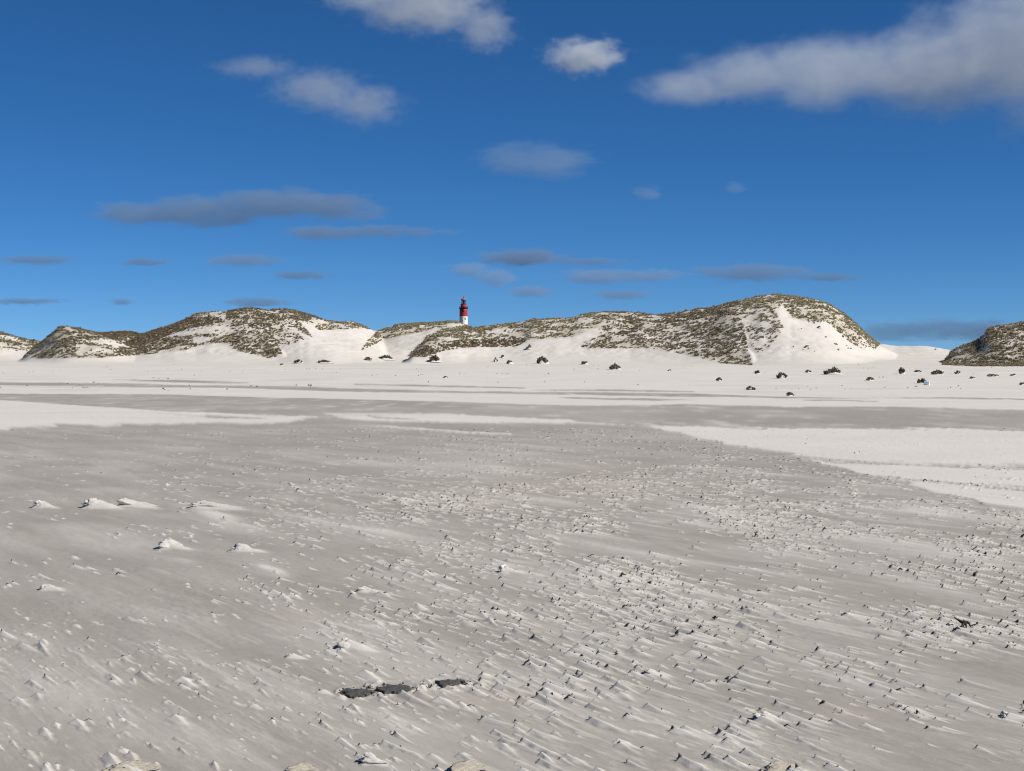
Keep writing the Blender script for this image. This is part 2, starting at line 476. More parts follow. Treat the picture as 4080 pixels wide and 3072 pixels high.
def make_bumps():
    n = 220000
    u = rng.random(n)
    y = np.exp(np.log(4.2) + u * (np.log(75.0) - np.log(4.2)))      # density ~ 1/y^2 before thinning
    xh = 0.334 * 1.35 * y
    x = (rng.random(n) * 2 - 1) * xh
    c, r = to_px(x, y, 0 * x)
    c /= S; r /= S
    rho, pd = ctrl(c, r)
    pd = np.clip(pd * 1.3, 0, 0.95)
    # samples per m2 of this draw, wanted per m2
    have = n / (np.log(75.0 / 4.2)) / y / (2 * xh)
    want = 105.0 * rho * np.minimum(1, (9.0 / y)) ** 0.85
    want *= np.clip(0.8 + 2.0 * fbm(x / 0.9, y / 1.6, 3, 100), 0.04, 3.5)
    want *= 1 - 0.55 * smooth((y - 20) / 12)
    keep = (rng.random(n) < want / have) & (y < 48)
    dry, _ = dryness(x, y, 0 * x)
    keep &= (dry < 0.8) | (rng.random(n) < 0.04)
    x, y, pd = x[keep], y[keep], pd[keep]
    m = len(x)
    h = 0.0088 * np.exp(rng.normal(0, 0.60, m))
    big = rng.random(m) < 0.06
    h[big] *= 1.7
    c_, r_ = to_px(x, y, 0 * x)
    h *= 1 - 0.30 * smooth((1150 - c_ / S) / 300) * smooth((r_ / S - 1280) / 100)
    h = np.clip(h, 0.0035, 0.027) * (1 + 0.010 * y)
    L = h * rng.uniform(8, 18, m) + 0.02
    w = h * rng.uniform(0.7, 1.6, m) + 0.002
    ang = math.atan2(WIND[1], WIND[0]) + rng.normal(0, 0.10, m)
    dark = rng.random(m) < pd
    # broken crumbs around the dark slabs
    q = 110
    cs = rng.uniform(690, 1050, q); rs = 1499 - (cs - 700) * 0.075 + rng.normal(0, 7, q)
    yy = CAM_H * F / (rs * S - HZ); xx = (cs * S - 2040) / F * yy
    hh = rng.uniform(0.005, 0.018, q)
    x = np.r_[x, xx]; y = np.r_[y, yy]; h = np.r_[h, hh]; L = np.r_[L, hh * rng.uniform(5, 12, q)]; w = np.r_[w, hh * rng.uniform(1, 2, q)]
    ang = np.r_[ang, math.atan2(WIND[1], WIND[0]) + rng.normal(0, .2, q)]; dark = np.r_[dark, rng.random(q) < 0.85]
    return x, y, h, L, w, ang, dark


def beach_grid():
    rows = []
    y = 4.3
    while y < 304:
        rows.append(y)
        step = 2.1 if y < 20 else 2.2
        y += min(y * y * step / (CAM_H * F), 1.0)
    ys = np.array(rows)
    pxs = np.arange(-1000, 5081, 3.6)
    U = (pxs - 2040) / F
    Y = np.repeat(ys[:, None], len(U), 1)
    X = U[None, :] * Y
    return ys, U, X, Y


ys, U, X, Y = beach_grid()
sh = X.shape
Z = terrain(X.ravel(), Y.ravel()).reshape(sh)
dry, warm = dryness(X.ravel(), Y.ravel(), Z.ravel())
dry = dry.reshape(sh); warm = warm.reshape(sh)
def blur(a, it=2):
    for _ in range(it):
        b = a.copy(); b[1:-1] = 0.25 * a[:-2] + 0.5 * a[1:-1] + 0.25 * a[2:]; a = b
        b = a.copy(); b[:, 1:-1] = 0.25 * a[:, :-2] + 0.5 * a[:, 1:-1] + 0.25 * a[:, 2:]; a = b
    return a


dry = blur(dry, 3)
# soft relief of the flat, drawn out along the wind
A_ = X * WIND[0] + Y * WIND[1]; B_ = X * WIND[1] - Y * WIND[0]
nearw = 1 - smooth((Y - 40) / 80.0)
relief = 0.008 * fbm(A_ / 0.9, B_ / 0.22, 4, 110) + 0.02 * fbm(X / 3.0, Y / 3.0, 3, 115)
Z = Z + nearw * relief + 0.022 * nearw * smooth((dry - 0.2) / 0.6)
rough_mask = np.clip(0.3 + fbm(X / 2.0, Y / 3.0, 2, 118), 0, 1)
Z = Z + nearw * rough_mask * 0.006 * np.abs(fbm(A_ / 0.16, B_ / 0.06, 3, 120))

cc_ = (2040 + F * X[::6, ::6] / Y[::6, ::6]).ravel() / S
rr_ = (HZ + F * CAM_H / Y[::6, ::6]).ravel() / S
rho_s = ctrl(cc_, rr_)[0].reshape(X[::6, ::6].shape)
RHO = np.repeat(np.repeat(rho_s, 6, 0), 6, 1)[:sh[0], :sh[1]]
RHO = blur(RHO, 6)
for (sa, sb, amp, sd0, n0, n1, f0, f1) in ((0.42, 0.060, 0.0060, 200, 0, 1, 9, 14), (0.16, 0.030, 0.0034, 210, 0, 1, 6.8, 9), (0.075, 0.022, 0.0022, 220, 0, 1, 6, 8),
                                           (1.1, 0.17, 0.010, 230, 8, 13, 17, 26), (2.4, 0.45, 0.018, 240, 15, 24, 34, 55)):
    st = fbm(A_ / sa + 0.35 * fbm(X / (sa * .5), Y / (sa * .5), 2, sd0 + 5), B_ / sb, 3, sd0)
    patch = np.clip(0.5 + 1.4 * fbm(X / 0.9, Y / 1.4, 3, sd0 + 7), 0, 1.5)
    rel = np.clip(st - 0.05, 0, 1) * 2.0
    win = smooth((Y - n0) / max(n1 - n0, .1)) * (1 - smooth((Y - f0) / (f1 - f0)))
    kk = win * (0.22 + RHO) * patch * (1 - smooth((dry - 0.55) / 0.25))
    Z = Z + amp * rel * kk
    dry = dry + 0.36 * np.clip(rel * kk, 0, 1) * (dry < 0.8)
dry = np.clip(dry, 0, 1)
bx, by, bh, bL, bw, bang, bdark = make_bumps()
du = U[1] - U[0]
BUMP_Z = np.zeros_like(Z)
bump_dry = np.zeros_like(Z)


def stamp(x, y, h, L, w, ang, head=0.28, dry_k=1.0):
    ca, sa = math.cos(ang), math.sin(ang)
    w = max(w, min(0.55 * y * y * 2.1 / (CAM_H * F), 0.045))
    x1, y1 = x + ca * L, y + sa * L
    pad = w * 1.6
    ya, yb = min(y, y1) - pad, max(y, y1) + pad
    i0 = np.searchsorted(ys, ya); i1 = np.searchsorted(ys, yb) + 1
    if i1 >= len(ys) or i0 >= i1: return
    lo = min((x - pad) / ya, (x - pad) / yb, (x1 - pad) / ya, (x1 - pad) / yb)
    hi = max((x + pad) / ya, (x + pad) / yb, (x1 + pad) / ya, (x1 + pad) / yb)
    j0 = max(0, int((lo - U[0]) / du)); j1 = min(len(U), int((hi - U[0]) / du) + 2)
    if j0 >= j1: return
    xx = X[i0:i1, j0:j1] - x; yy = Y[i0:i1, j0:j1] - y
    a = xx * ca + yy * sa; b = -xx * sa + yy * ca
    t = np.clip(a / L, 0, 1)
    up = np.clip(1 + a / (head * w), 0, 1)
    along = np.where(a >= 0, (1 - t) ** 1.35, up * up)
    ww = w * (1 - 0.45 * t)
    q = np.abs(b) / ww
    q = q * (1 + 0.25 * math.sin(x * 91.0) * np.sin(a * 9.0 / w * 0.15))
    cross = np.clip(1 - q / 1.35, 0, 1) ** 1.15
    z = h * along * cross
    sub = BUMP_Z[i0:i1, j0:j1]
    np.maximum(sub, z, out=sub)
    dsub = bump_dry[i0:i1, j0:j1]
    np.maximum(dsub, dry_k * smooth(3.0 * along * cross), out=dsub)


for k in range(len(bx)):
    stamp(bx[k], by[k], bh[k], bL[k], bw[k], bang[k], dry_k=(0.45 + 0.65 * ((k * 7919) % 100) / 100.0) * (1 - 0.35 * float(smooth((by[k] - 16) / 20))))

# ------------------------------------------------------------------ larger clods of crusted sand (things) and their drifts
def pxg(c, r):
    """2212-view column, row -> point of the flat"""
    return ground_at(c * S, r * S)


# column, row of base, width px, height px, kind, label
CLODS = [
    (92, 1096, 46, 22, 'crust', 'rounded knob of pale crusted sand, leftmost in the row of clods'),
    (212, 1096, 74, 26, 'crust', 'jagged pale ledge of crusted sand left of the one with a hollow'),
    (285, 1093, 74, 24, 'crust', 'crusted sand ledge with a dark hollow under its left end'),
    (452, 1096, 96, 20, 'crust', 'long low broken ledge of pale sand, right end of the ledge row'),
    (368, 1184, 64, 28, 'crust', 'pointed pale sand clod with dark eroded face on the smooth flat'),
    (525, 1190, 62, 20, 'crust', 'crumbled low clod of pale sand right of the pointed clod'),
    (106, 1276, 46, 22, 'crust', 'small peaked sand clod near the left edge, alone on the flat'),
    (795, 1280, 56, 18, 'crust', 'flat topped sand clod with a shaded left end and long pale tail'),
    (758, 1404, 74, 36, 'crust', 'largest rounded hump of pale sand, left of the middle foreground'),
    (632, 1424, 36, 16, 'crust', 'small pale sand heap capped by a dark crumb below the largest hump'),
    (872, 1082, 52, 14, 'yellow', 'yellowish crust lump with a black hollow in the crumbly patch'),
    (275, 1662, 100, 22, 'yellow', 'yellowish slab of crusted sand cut by the bottom edge on the left'),
    (645, 1664, 66, 14, 'yellow', 'yellowish crust lump with black tip at the bottom edge, left of middle'),
    (1005, 1661, 90, 16, 'yellow', 'yellowish crust lump with black open end at the bottom edge near middle'),
    (1685, 1664, 100, 14, 'yellow', 'flat yellowish crust slab at the bottom edge right of middle'),
    (800, 1645, 50, 22, 'crust', 'white sand clod with a dark hooked left edge near the bottom'),
    (1095, 1240, 44, 26, 'crust', 'pale humped clod upwind of the densely crumbed sand'),
    (1655, 1556, 48, 22, 'crust', 'smooth white teardrop sand hump in the right foreground'),
    (1410, 1458, 44, 16, 'crust', 'short white sand wedge with a dark left tip in the middle distance'),
    (2185, 1555, 50, 22, 'crust', 'rough white sand hump at the right edge of the foreground'),
]


def clod_mesh(w, h, d, seed, wild=1.0):
    bm = bmesh.new()
    bmesh.ops.create_icosphere(bm, subdivisions=5, radius=1.0)
    off = Vector((seed * 3.1, seed * 1.7, seed * 0.9))
    for v in bm.verts:
        p = v.co.copy()
        n1 = mnoise.fractal(p * 1.1 + off, 1.0, 2.0, 2)
        n2 = mnoise.fractal(Vector((p.x * 2.0, p.y * 2.0, p.z * 7.0)) + off, 0.9, 2.1, 3)
        head = max(0.0, min(1.0, (0.15 - p.x) * 1.6))        # eroded upwind end
        p *= 1 + wild * (0.22 * n1) + wild * head * 0.16 * n2
        if p.x > 0:
            p.x *= 1.75
            p.y *= 1 - 0.10 * p.x
            p.z *= max(0.08, (1 - 0.52 * p.x)) ** 1.2
        else:
            p.x *= 0.55
        z = max(p.z, -0.3)
        # thin bedded layers stand out on the eroded end
        st = 0.2 + 0.05 * (seed % 3)
        zz = math.floor(z / st) * st + st * min(1, ((z / st) % 1) * 2.6)
        z = z + (zz - z) * (0.25 + 0.6 * head)
        if head > 0.3 and 0.05 < z < 0.45:
            p.x += 0.22 * head * math.sin((z - 0.05) / 0.4 * math.pi)     # undercut
        v.co = Vector((p.x * w * 0.45 - 0.1 * w, p.y * d * 0.5, z * h))
    me = bpy.data.meshes.new('sand_clod')
    bm.to_mesh(me); bm.free()
    me.polygons.foreach_set('use_smooth', [True] * len(me.polygons))
    return me


clod_specs = []
for i, (c, r, wpx, hpx, kind, lab) in enumerate(CLODS):
    gx, gy, gz = pxg(c, r)
    w = wpx * S / F * gy; h = hpx * S / F * gy
    clod_specs.append((gx, gy, gz, w, h, kind, lab))
    ang = math.atan2(WIND[1], WIND[0]) + 0.35
    stamp(gx - 0.1 * w, gy, h * 0.55, w * 1.9, w * 0.42, ang, head=0.5)
    stamp(gx - 0.05 * w, gy, h * 0.35, w * 1.3, w * 0.6, ang + 0.3, head=0.5, dry_k=0.7)

# dark slabs lying in a small scour: outlines on a 0.3526 px grid from photo pixel (1200, 2640)
SLAB_OUT = [
    ([(450, 322), (480, 297), (540, 293), (600, 301), (655, 296), (700, 300), (760, 315), (790, 314), (835, 322), (800, 335), (768, 338), (740, 365), (715, 363), (690, 385), (640, 380), (600, 390), (540, 380), (508, 358), (532, 338), (480, 332)],
     'leftmost dark charcoal slab, lens shaped and flaking, lying flat in the sand'),
    ([(835, 292), (868, 272), (905, 284), (952, 280), (960, 245), (1000, 252), (1060, 249), (1100, 257), (1116, 236), (1150, 252), (1200, 260), (1222, 280), (1262, 286), (1205, 308), (1190, 336), (1120, 325), (1080, 331), (1000, 325), (940, 341), (918, 312), (880, 304)],
     'middle dark charcoal slab with a stepped ragged edge between the two others'),
    ([(1508, 202), (1560, 207), (1605, 196), (1660, 190), (1715, 196), (1760, 191), (1845, 195), (1856, 214), (1800, 216), (1750, 226), (1720, 245), (1690, 250), (1640, 254), (1600, 264), (1575, 250), (1558, 236), (1570, 222)],
     'dark charcoal slab furthest right of the three, long and slanting in the sand'),
]
SLABS = []
for out, lab in SLAB_OUT:
    P = np.array(out, float) * 0.3526 + np.array([1200, 2640])
    c0, r0 = P.mean(0) / S
    SLABS.append((c0, r0, np.ptp(P[:, 0]) / S, np.ptp(P[:, 1]) / S, lab))

for (c, r, wpx, hpx, lab) in SLABS:
    gx, gy, gz = pxg(c, r)
    q = ((X - gx) / (wpx * S / F * gy * 0.6)) ** 2 + ((Y - gy) / (hpx * S * gy * gy / (CAM_H * F) * 0.75)) ** 2
    m_in = 1 - smooth((q - 0.7) / 0.5)
    BUMP_Z *= 1 - m_in
    Z = Z * (1 - m_in) + m_in * float(Z[m_in > 0.9].mean())
    bump_dry *= 1 - 0.8 * m_in
    BUMP_Z += 0.006 * np.exp(-((np.sqrt(q) - 1.05) / 0.12) ** 2) * (0.6 + 0.6 * fbm(X / 0.03, Y / 0.06, 2, 190))

Z = Z + BUMP_Z
dry = np.clip(np.maximum(dry, np.where(bump_dry > 0.05, bump_dry * 0.9, 0)), 0, 1)


def grid_faces(nr, nc):
    i = np.arange(nr * nc).reshape(nr, nc)
    return np.stack([i[:-1, :-1], i[:-1, 1:], i[1:, 1:], i[1:, :-1]], -1).reshape(-1, 4)


Fq = grid_faces(*sh)
V = np.stack([X, Y, Z], -1).reshape(-1, 3)
# the same beach goes on to both sides, with wider cells
side_u = np.geomspace(abs(U[0]), 14.0, 70)[1:]
dry_all, warm_all = [dry.ravel()], [warm.ravel()]
for sg in (-1, 1):
    edge = 0 if sg < 0 else sh[1] - 1
    first = np.arange(sh[0]) * sh[1] + edge
    SX = (sg * side_u)[None, :] * ys[:, None]; SY = np.repeat(ys[:, None], len(side_u), 1)
    SZ = terrain(SX.ravel(), SY.ravel()) + 0.02 * fbm(SX.ravel() / 3.0, SY.ravel() / 3.0, 3, 115)
    sdry, swarm = dryness(SX.ravel(), SY.ravel(), SZ)
    base_i = len(V)
    V = np.concatenate([V, np.stack([SX.ravel(), SY.ravel(), SZ], -1)])
    idx = np.concatenate([first[:, None], base_i + np.arange(SX.size).reshape(SX.shape)], 1)
    q = np.stack([idx[:-1, :-1], idx[:-1, 1:], idx[1:, 1:], idx[1:, :-1]], -1).reshape(-1, 4)
    if sg < 0:
        q = q[:, ::-1]
    Fq = np.concatenate([Fq, q])
    dry_all.append(sdry); warm_all.append(swarm)
beach = np_mesh('beach', V, Fq, M_SAND, True, {'dry': ('FLOAT', np.concatenate(dry_all)), 'warm': ('FLOAT', np.concatenate(warm_all))})
tag(beach, kind='structure', label='wide flat of grey damp sand with pale wind blown sand tails')


def beach_z(x, y):
    i = int(np.clip(np.searchsorted(ys, y), 1, len(ys) - 1))
    j = int(np.clip((x / y - U[0]) / du, 0, len(U) - 2))
    t = (y - ys[i - 1]) / (ys[i] - ys[i - 1])
    return float(Z[i - 1, j] * (1 - t) + Z[i, j] * t)


def beach_z_arr(x, y):
    i = np.clip(np.searchsorted(ys, y), 1, len(ys) - 1)
    j = np.clip(((x / y - U[0]) / du).astype(int), 0, len(U) - 2)
    t = (y - ys[i - 1]) / (ys[i] - ys[i - 1])
    return Z[i - 1, j] * (1 - t) + Z[i, j] * t


# ------------------------------------------------------------------ marram grass
# polygons in photo pixels: (density, tone, points); tone 0 dark olive, 1 pale dry, 2 brown dense
VEG = [
    (.80, 0, [(-2900, 1390), (-1100, 1250), (0, 1310), (60, 1332), (165, 1355), (178, 1372), (120, 1382), (60, 1378), (0, 1368), (-1100, 1360), (-2700, 1425)]),
    (.42, 0, [(-1100, 1360), (0, 1368), (60, 1378), (175, 1375), (150, 1398), (60, 1398), (0, 1392), (-1100, 1400)]),
    (.78, 0, [(92, 1422), (140, 1380), (166, 1355), (184, 1340), (227, 1304), (258, 1295), (295, 1300), (344, 1312), (394, 1322), (430, 1345), (330, 1372), (300, 1426), (170, 1428)]),
    (.60, 0, [(330, 1368), (430, 1342), (480, 1352), (495, 1400), (410, 1426), (300, 1428)]),
    (1.0, 2, [(375, 1322), (504, 1312), (580, 1322), (560, 1348), (520, 1360), (440, 1352)]),
    (.98, 2, [(490, 1368), (578, 1322), (646, 1302), (695, 1285), (738, 1266), (860, 1262), (905, 1282), (800, 1302), (700, 1326), (640, 1350), (560, 1382), (510, 1380)]),
    (.48, 1, [(738, 1266), (781, 1243), (916, 1230), (930, 1262), (860, 1266)]),
    (.82, 0, [(910, 1232), (984, 1218), (1033, 1221), (1072, 1232), (1112, 1290), (1102, 1330), (960, 1312), (890, 1290), (900, 1268)]),
    (.84, 0, [(350, 1422), (480, 1385), (560, 1380), (640, 1350), (760, 1330), (790, 1378), (738, 1395), (553, 1416), (430, 1422)]),
    (.36, 0, [(740, 1312), (890, 1288), (960, 1310), (945, 1342), (850, 1352), (770, 1340)]),
    (.90, 0, [(780, 1378), (850, 1350), (960, 1320), (1085, 1300), (1102, 1360), (1128, 1418), (1076, 1428), (953, 1398), (892, 1364)]),
    (.72, 0, [(1066, 1230), (1138, 1228), (1187, 1238), (1298, 1270), (1232, 1292), (1185, 1272), (1245, 1345), (1200, 1322), (1150, 1300), (1108, 1290)]),
    (.42, 2, [(1085, 1295), (1150, 1298), (1215, 1352), (1165, 1376), (1108, 1372)]),
    (.50, 1, [(1251, 1302), (1298, 1272), (1360, 1275), (1434, 1286), (1478, 1312), (1400, 1311), (1270, 1316)]),
    (.70, 1, [(1471, 1353), (1514, 1310), (1594, 1286), (1729, 1278), (1815, 1271), (1850, 1286), (1800, 1294), (1740, 1308), (1660, 1328), (1600, 1338), (1545, 1350), (1480, 1377), (1440, 1398)]),
    (.25, 1, [(1740, 1308), (1800, 1294), (1850, 1290), (1870, 1310), (1780, 1322)]),
    (.82, 1, [(1624, 1420), (1660, 1385), (1704, 1338), (1760, 1314), (1861, 1296), (2012, 1285), (2116, 1266), (2270, 1258), (2319, 1242), (2393, 1236), (2390, 1300), (2280, 1342), (2110, 1354), (2060, 1380), (1870, 1382), (1766, 1397), (1698, 1424)]),
    (.92, 2, [(1640, 1415), (1700, 1380), (1900, 1358), (2080, 1346), (2100, 1362), (2050, 1382), (1870, 1384), (1766, 1398), (1698, 1424)]),
    (.66, 0, [(2385, 1236), (2510, 1239), (2608, 1250), (2720, 1240), (2757, 1231), (2700, 1300), (2600, 1388), (2319, 1388), (2319, 1372), (2385, 1318)]),
    (.74, 0, [(2757, 1231), (2861, 1212), (2947, 1190), (2962, 1300), (2995, 1455), (2880, 1448), (2720, 1410), (2600, 1390), (2700, 1300)]),
    (.72, 1, [(2945, 1190), (3034, 1172), (3101, 1168), (3130, 1215), (3085, 1232), (3110, 1290), (3140, 1330), (3060, 1282), (2985, 1282), (2960, 1260)]),
    (.84, 1, [(3095, 1168), (3212, 1186), (3310, 1213), (3384, 1265), (3446, 1320), (3513, 1366), (3480, 1396), (3420, 1375), (3350, 1330), (3290, 1282), (3240, 1290), (3160, 1265), (3130, 1230)]),
    (.45, 2, [(2970, 1285), (3150, 1310), (3095, 1345), (3060, 1390), (3000, 1410)]),
    (.10, 2, [(3120, 1290), (3350, 1330), (3420, 1390), (3250, 1410), (3100, 1380)]),
    (.45, 2, [(3380, 1345), (3440, 1350), (3480, 1392), (3440, 1392), (3385, 1368)]),
    (.80, 0, [(3752, 1454), (3794, 1396), (3870, 1360), (3920, 1326), (3930, 1305), (4080, 1276), (5200, 1240), (6700, 1390), (6500, 1465), (3880, 1460)]),
    (1.0, 2, [(3922, 1345), (3932, 1312), (3990, 1312), (3992, 1348), (3950, 1352)]),  # dense brown grass standing in for the shaded hole under an overhang
]


def veg_density(px, py):
    den = np.zeros(px.shape); tone = np.zeros(px.shape)
    for d, t, p in VEG:
        m = inpoly(px, py, p)
        den[m] = d; tone[m] = t
    return den, tone


# ------------------------------------------------------------------ dunes
dy_rows = np.concatenate([np.arange(300, 440, 0.55), np.arange(440, 560, 2.0)])
dpx = np.concatenate([np.arange(-3400, -400, 14.0), np.arange(-400, 4480, 6.0), np.arange(4480, 7600, 14.0)])
DU = (dpx - 2040) / F
DY = np.repeat(dy_rows[:, None], len(DU), 1)
DX = DU[None, :] * DY
DZ = terrain(DX.ravel(), DY.ravel()).reshape(DX.shape)
DZ[:8] -= np.linspace(0.05, 0.0, 8)[:, None]
DZ[-12:] -= np.linspace(0, 3.0, 12)[:, None]
dV = np.stack([DX, DY, DZ], -1).reshape(-1, 3)
dd = np.full(DX.size, 0.93)
_px, _py = to_px(DX.ravel(), DY.ravel(), DZ.ravel())
_den, _t = veg_density(_px, _py)
dune_litter = blur(_den.reshape(DX.shape), 3).ravel()
dune_litter = np.clip(dune_litter * (0.50 + 0.9 * fbm(DX.ravel() / 2.5, DY.ravel() / 3.5, 3, 170)), 0, 0.8)
dunes = np_mesh('dunes_' if False else 'dunes', dV, grid_faces(*DX.shape), M_SAND, True, {'dry': ('FLOAT', dd), 'warm': ('FLOAT', np.full(DX.size, 0.05)), 'litter': ('FLOAT', dune_litter)})
tag(dunes, kind='structure', label='white sand dunes along the back of the beach')

# land behind the dunes and the ground all around
LH_Y = 1180.0
LH_X = (1847 - 2040) / F * LH_Y
gy_rows = np.concatenate([np.linspace(545, 1500, 90), np.geomspace(1550, 30000, 25)])
gu = np.linspace(-0.75, 0.75, 120)
GY = np.repeat(gy_rows[:, None], len(gu), 1); GX = gu[None, :] * GY
GZ = 3.2 + 1.5 * fbm(GX / 60.0, GY / 60.0, 4, 140) + 17.5 * np.exp(-((GX - LH_X) ** 2 + (GY - LH_Y) ** 2) / (2 * 45.0 ** 2))
ground_back = np_mesh('terrain', np.stack([GX, GY, GZ], -1).reshape(-1, 3), grid_faces(*GX.shape), plain_mat('heath', (0.10, 0.095, 0.06), 0.9, 0.3, 0.05), True)
tag(ground_back, kind='structure')
apron = mesh_obj('ground', [(-30000, -30000, -0.012), (30000, -30000, -0.012), (30000, 4.33, -0.012), (-30000, 4.33, -0.012),
                           (-30000, 303, -0.4), (30000, 303, -0.4), (30000, 30000, -0.4), (-30000, 30000, -0.4)], [(0, 1, 2, 3), (4, 5, 6, 7)], M_SAND)
tag(apron, kind='structure')

def tussock_arrays(n_bl, h, spread, lean, rg):
    """blades of one tussock: bent strips of three vertices pairs, as triangles"""
    V = []; T = []
    for _ in range(n_bl):
        a = rg.uniform(0, 2 * math.pi)
        r0 = spread * 0.45 * math.sqrt(rg.uniform(0, 1))
        out = spread * rg.uniform(0.35, 1.05)
        hh = h * rg.uniform(0.55, 1.05)
        bxx, byy = math.cos(a) * r0, math.sin(a) * r0
        tx = bxx + math.cos(a) * out + lean * hh; ty = byy + math.sin(a) * out
        wd = rg.uniform(0.05, 0.085) * (0.5 + h)
        pxn, pyn = -math.sin(a + rg.normal(0, .5)) * wd, math.cos(a + rg.normal(0, .5)) * wd
        mx_, my_ = bxx * .5 + tx * .5 - math.cos(a) * out * .18, byy * .5 + ty * .5 - math.sin(a) * out * .18
        k = len(V)
        V += [(bxx - pxn, byy - pyn, -0.10 * h), (bxx + pxn, byy + pyn, -0.10 * h),
              (mx_ - pxn * .8, my_ - pyn * .8, hh * .72), (mx_ + pxn * .8, my_ + pyn * .8, hh * .72), (tx, ty, hh * rg.uniform(0.7, 1.0))]
        T += [(k, k + 1, k + 3), (k, k + 3, k + 2), (k + 2, k + 3, k + 4)]
    return np.array(V), np.array(T)


TONES = {0: np.array([(0.275, 0.232, 0.145), (0.36, 0.31, 0.205), (0.195, 0.156, 0.098), (0.42, 0.37, 0.26)]),
         1: np.array([(0.36, 0.315, 0.19), (0.44, 0.39, 0.25), (0.26, 0.218, 0.132), (0.48, 0.43, 0.30)]),
         2: np.array([(0.29, 0.228, 0.145), (0.23, 0.175, 0.115), (0.35, 0.292, 0.192), (0.265, 0.20, 0.146)])}

rgv = np.random.default_rng(21)
protos = [tussock_arrays(13, 0.40, 0.38, 0.12, rgv) for _ in range(14)]


def scatter_grass():
    cand = []
    # candidates on the dunes: uniform over ground area
    n = 470000
    u = rng.random(n)
    y = np.sqrt(300 ** 2 + u * (452 ** 2 - 300 ** 2))
    x = (rng.random(n) * 2 - 1) * y * 0.82
    z = terrain(x, y)
    px, py = to_px(x, y, z)
    den, tone = veg_density(px, py)
    den2, tone2 = veg_density(px, py - 6)
    cl = fbm(x / 1.9, z / 0.7 + y / 3.6, 2, 150) + 0.5 * fbm(x / 8.0, y / 8.0, 2, 155)
    have = n / (0.82 * (452 ** 2 - 300 ** 2))
    want = 4.7 * den ** 1.1 * np.clip(0.75 + 2.2 * (cl + 0.7 * (den - 0.62)), 0.05, 2.4)
    want = np.where(den > 0.9, 6.5 + 2.0 * cl, want)
    p = want / have * (den > 0)
    k = rng.random(n) < p
    return x[k], y[k], z[k], tone[k], den[k]


gx_, gy_, gz_, gt_, gd_ = scatter_grass()
# on the foreland: scattered single wisps (too many and too small to count)
nf = 3000
fy = rng.uniform(150, 330, nf); fx = (rng.random(nf) * 2 - 1) * fy * 0.36
fz = terrain(fx, fy)
fk = (fbm(fx / 16.0, fy / 7.0, 3, 160) > 0.30) & (fbm(fx / 3.0, fy / 2.0, 2, 165) > 0.05)
fx, fy, fz = fx[fk], fy[fk], fz[fk]
print('tussocks', len(gx_), 'wisps', len(fx), 'bumps', len(bx))


def build_grass(name, xs, ys_, zs, tones, scale_lo, scale_hi):
    VV = []; TT = []; CC = []; base = 0
    idx = rng.integers(0, len(protos), len(xs))
    for pi, (pv, pt) in enumerate(protos):
        sel = np.nonzero(idx == pi)[0]
        if not len(sel): continue
        s = rng.uniform(scale_lo, scale_hi, len(sel)); sz = s * rng.uniform(0.7, 1.15, len(sel)) * np.where(rng.random(len(sel)) < 0.10, 1.6, 1.0)
        th = rng.uniform(0, 2 * np.pi, len(sel))
        c, sn = np.cos(th) * s, np.sin(th) * s
        vx = pv[None, :, 0] * c[:, None] - pv[None, :, 1] * sn[:, None] + xs[sel][:, None] + 0.10 * pv[None, :, 2]
        vy = pv[None, :, 0] * sn[:, None] + pv[None, :, 1] * c[:, None] + ys_[sel][:, None]
        vz = pv[None, :, 2] * sz[:, None] + zs[sel][:, None]
        V_ = np.stack([vx, vy, vz], -1).reshape(-1, 3)
        T_ = (pt[None] + (np.arange(len(sel)) * len(pv))[:, None, None]).reshape(-1, 3) + base
        col = np.zeros((len(sel), 3))
        for t in (0, 1, 2):
            m = tones[sel] == t
            if m.any():
                pal = TONES[t]
                i = rng.integers(0, len(pal), m.sum()); j = rng.integers(0, len(pal), m.sum())
                w = rng.random(m.sum())[:, None]
                col[m] = pal[i] * w + pal[j] * (1 - w)
        blade = rng.uniform(0.75, 1.35, (len(sel), len(pv) // 5, 1))
        cc = np.repeat(col[:, None, :] * blade, 5, 1).reshape(-1, 3)
        VV.append(V_); TT.append(T_); CC.append(np.c_[cc, np.ones(len(cc))])
        base += len(V_)
    return np_mesh(name, np.concatenate(VV), np.concatenate(TT), M_GRASS, False, {'tint': ('FLOAT_COLOR', np.concatenate(CC))})


grass = build_grass('dune_grass', np.r_[gx_], np.r_[gy_], np.r_[gz_], np.r_[gt_], 0.5, 1.15)
tag(grass, 'olive and brown marram grass mottling the white dune slopes', 'grass', kind='stuff')
wisps = build_grass('grass_wisps', fx, fy, fz, np.full(len(fx), 2.0), 0.10, 0.45)
tag(wisps, 'short brown grass wisps speckling the pale sand below the dunes', 'grass', kind='stuff')

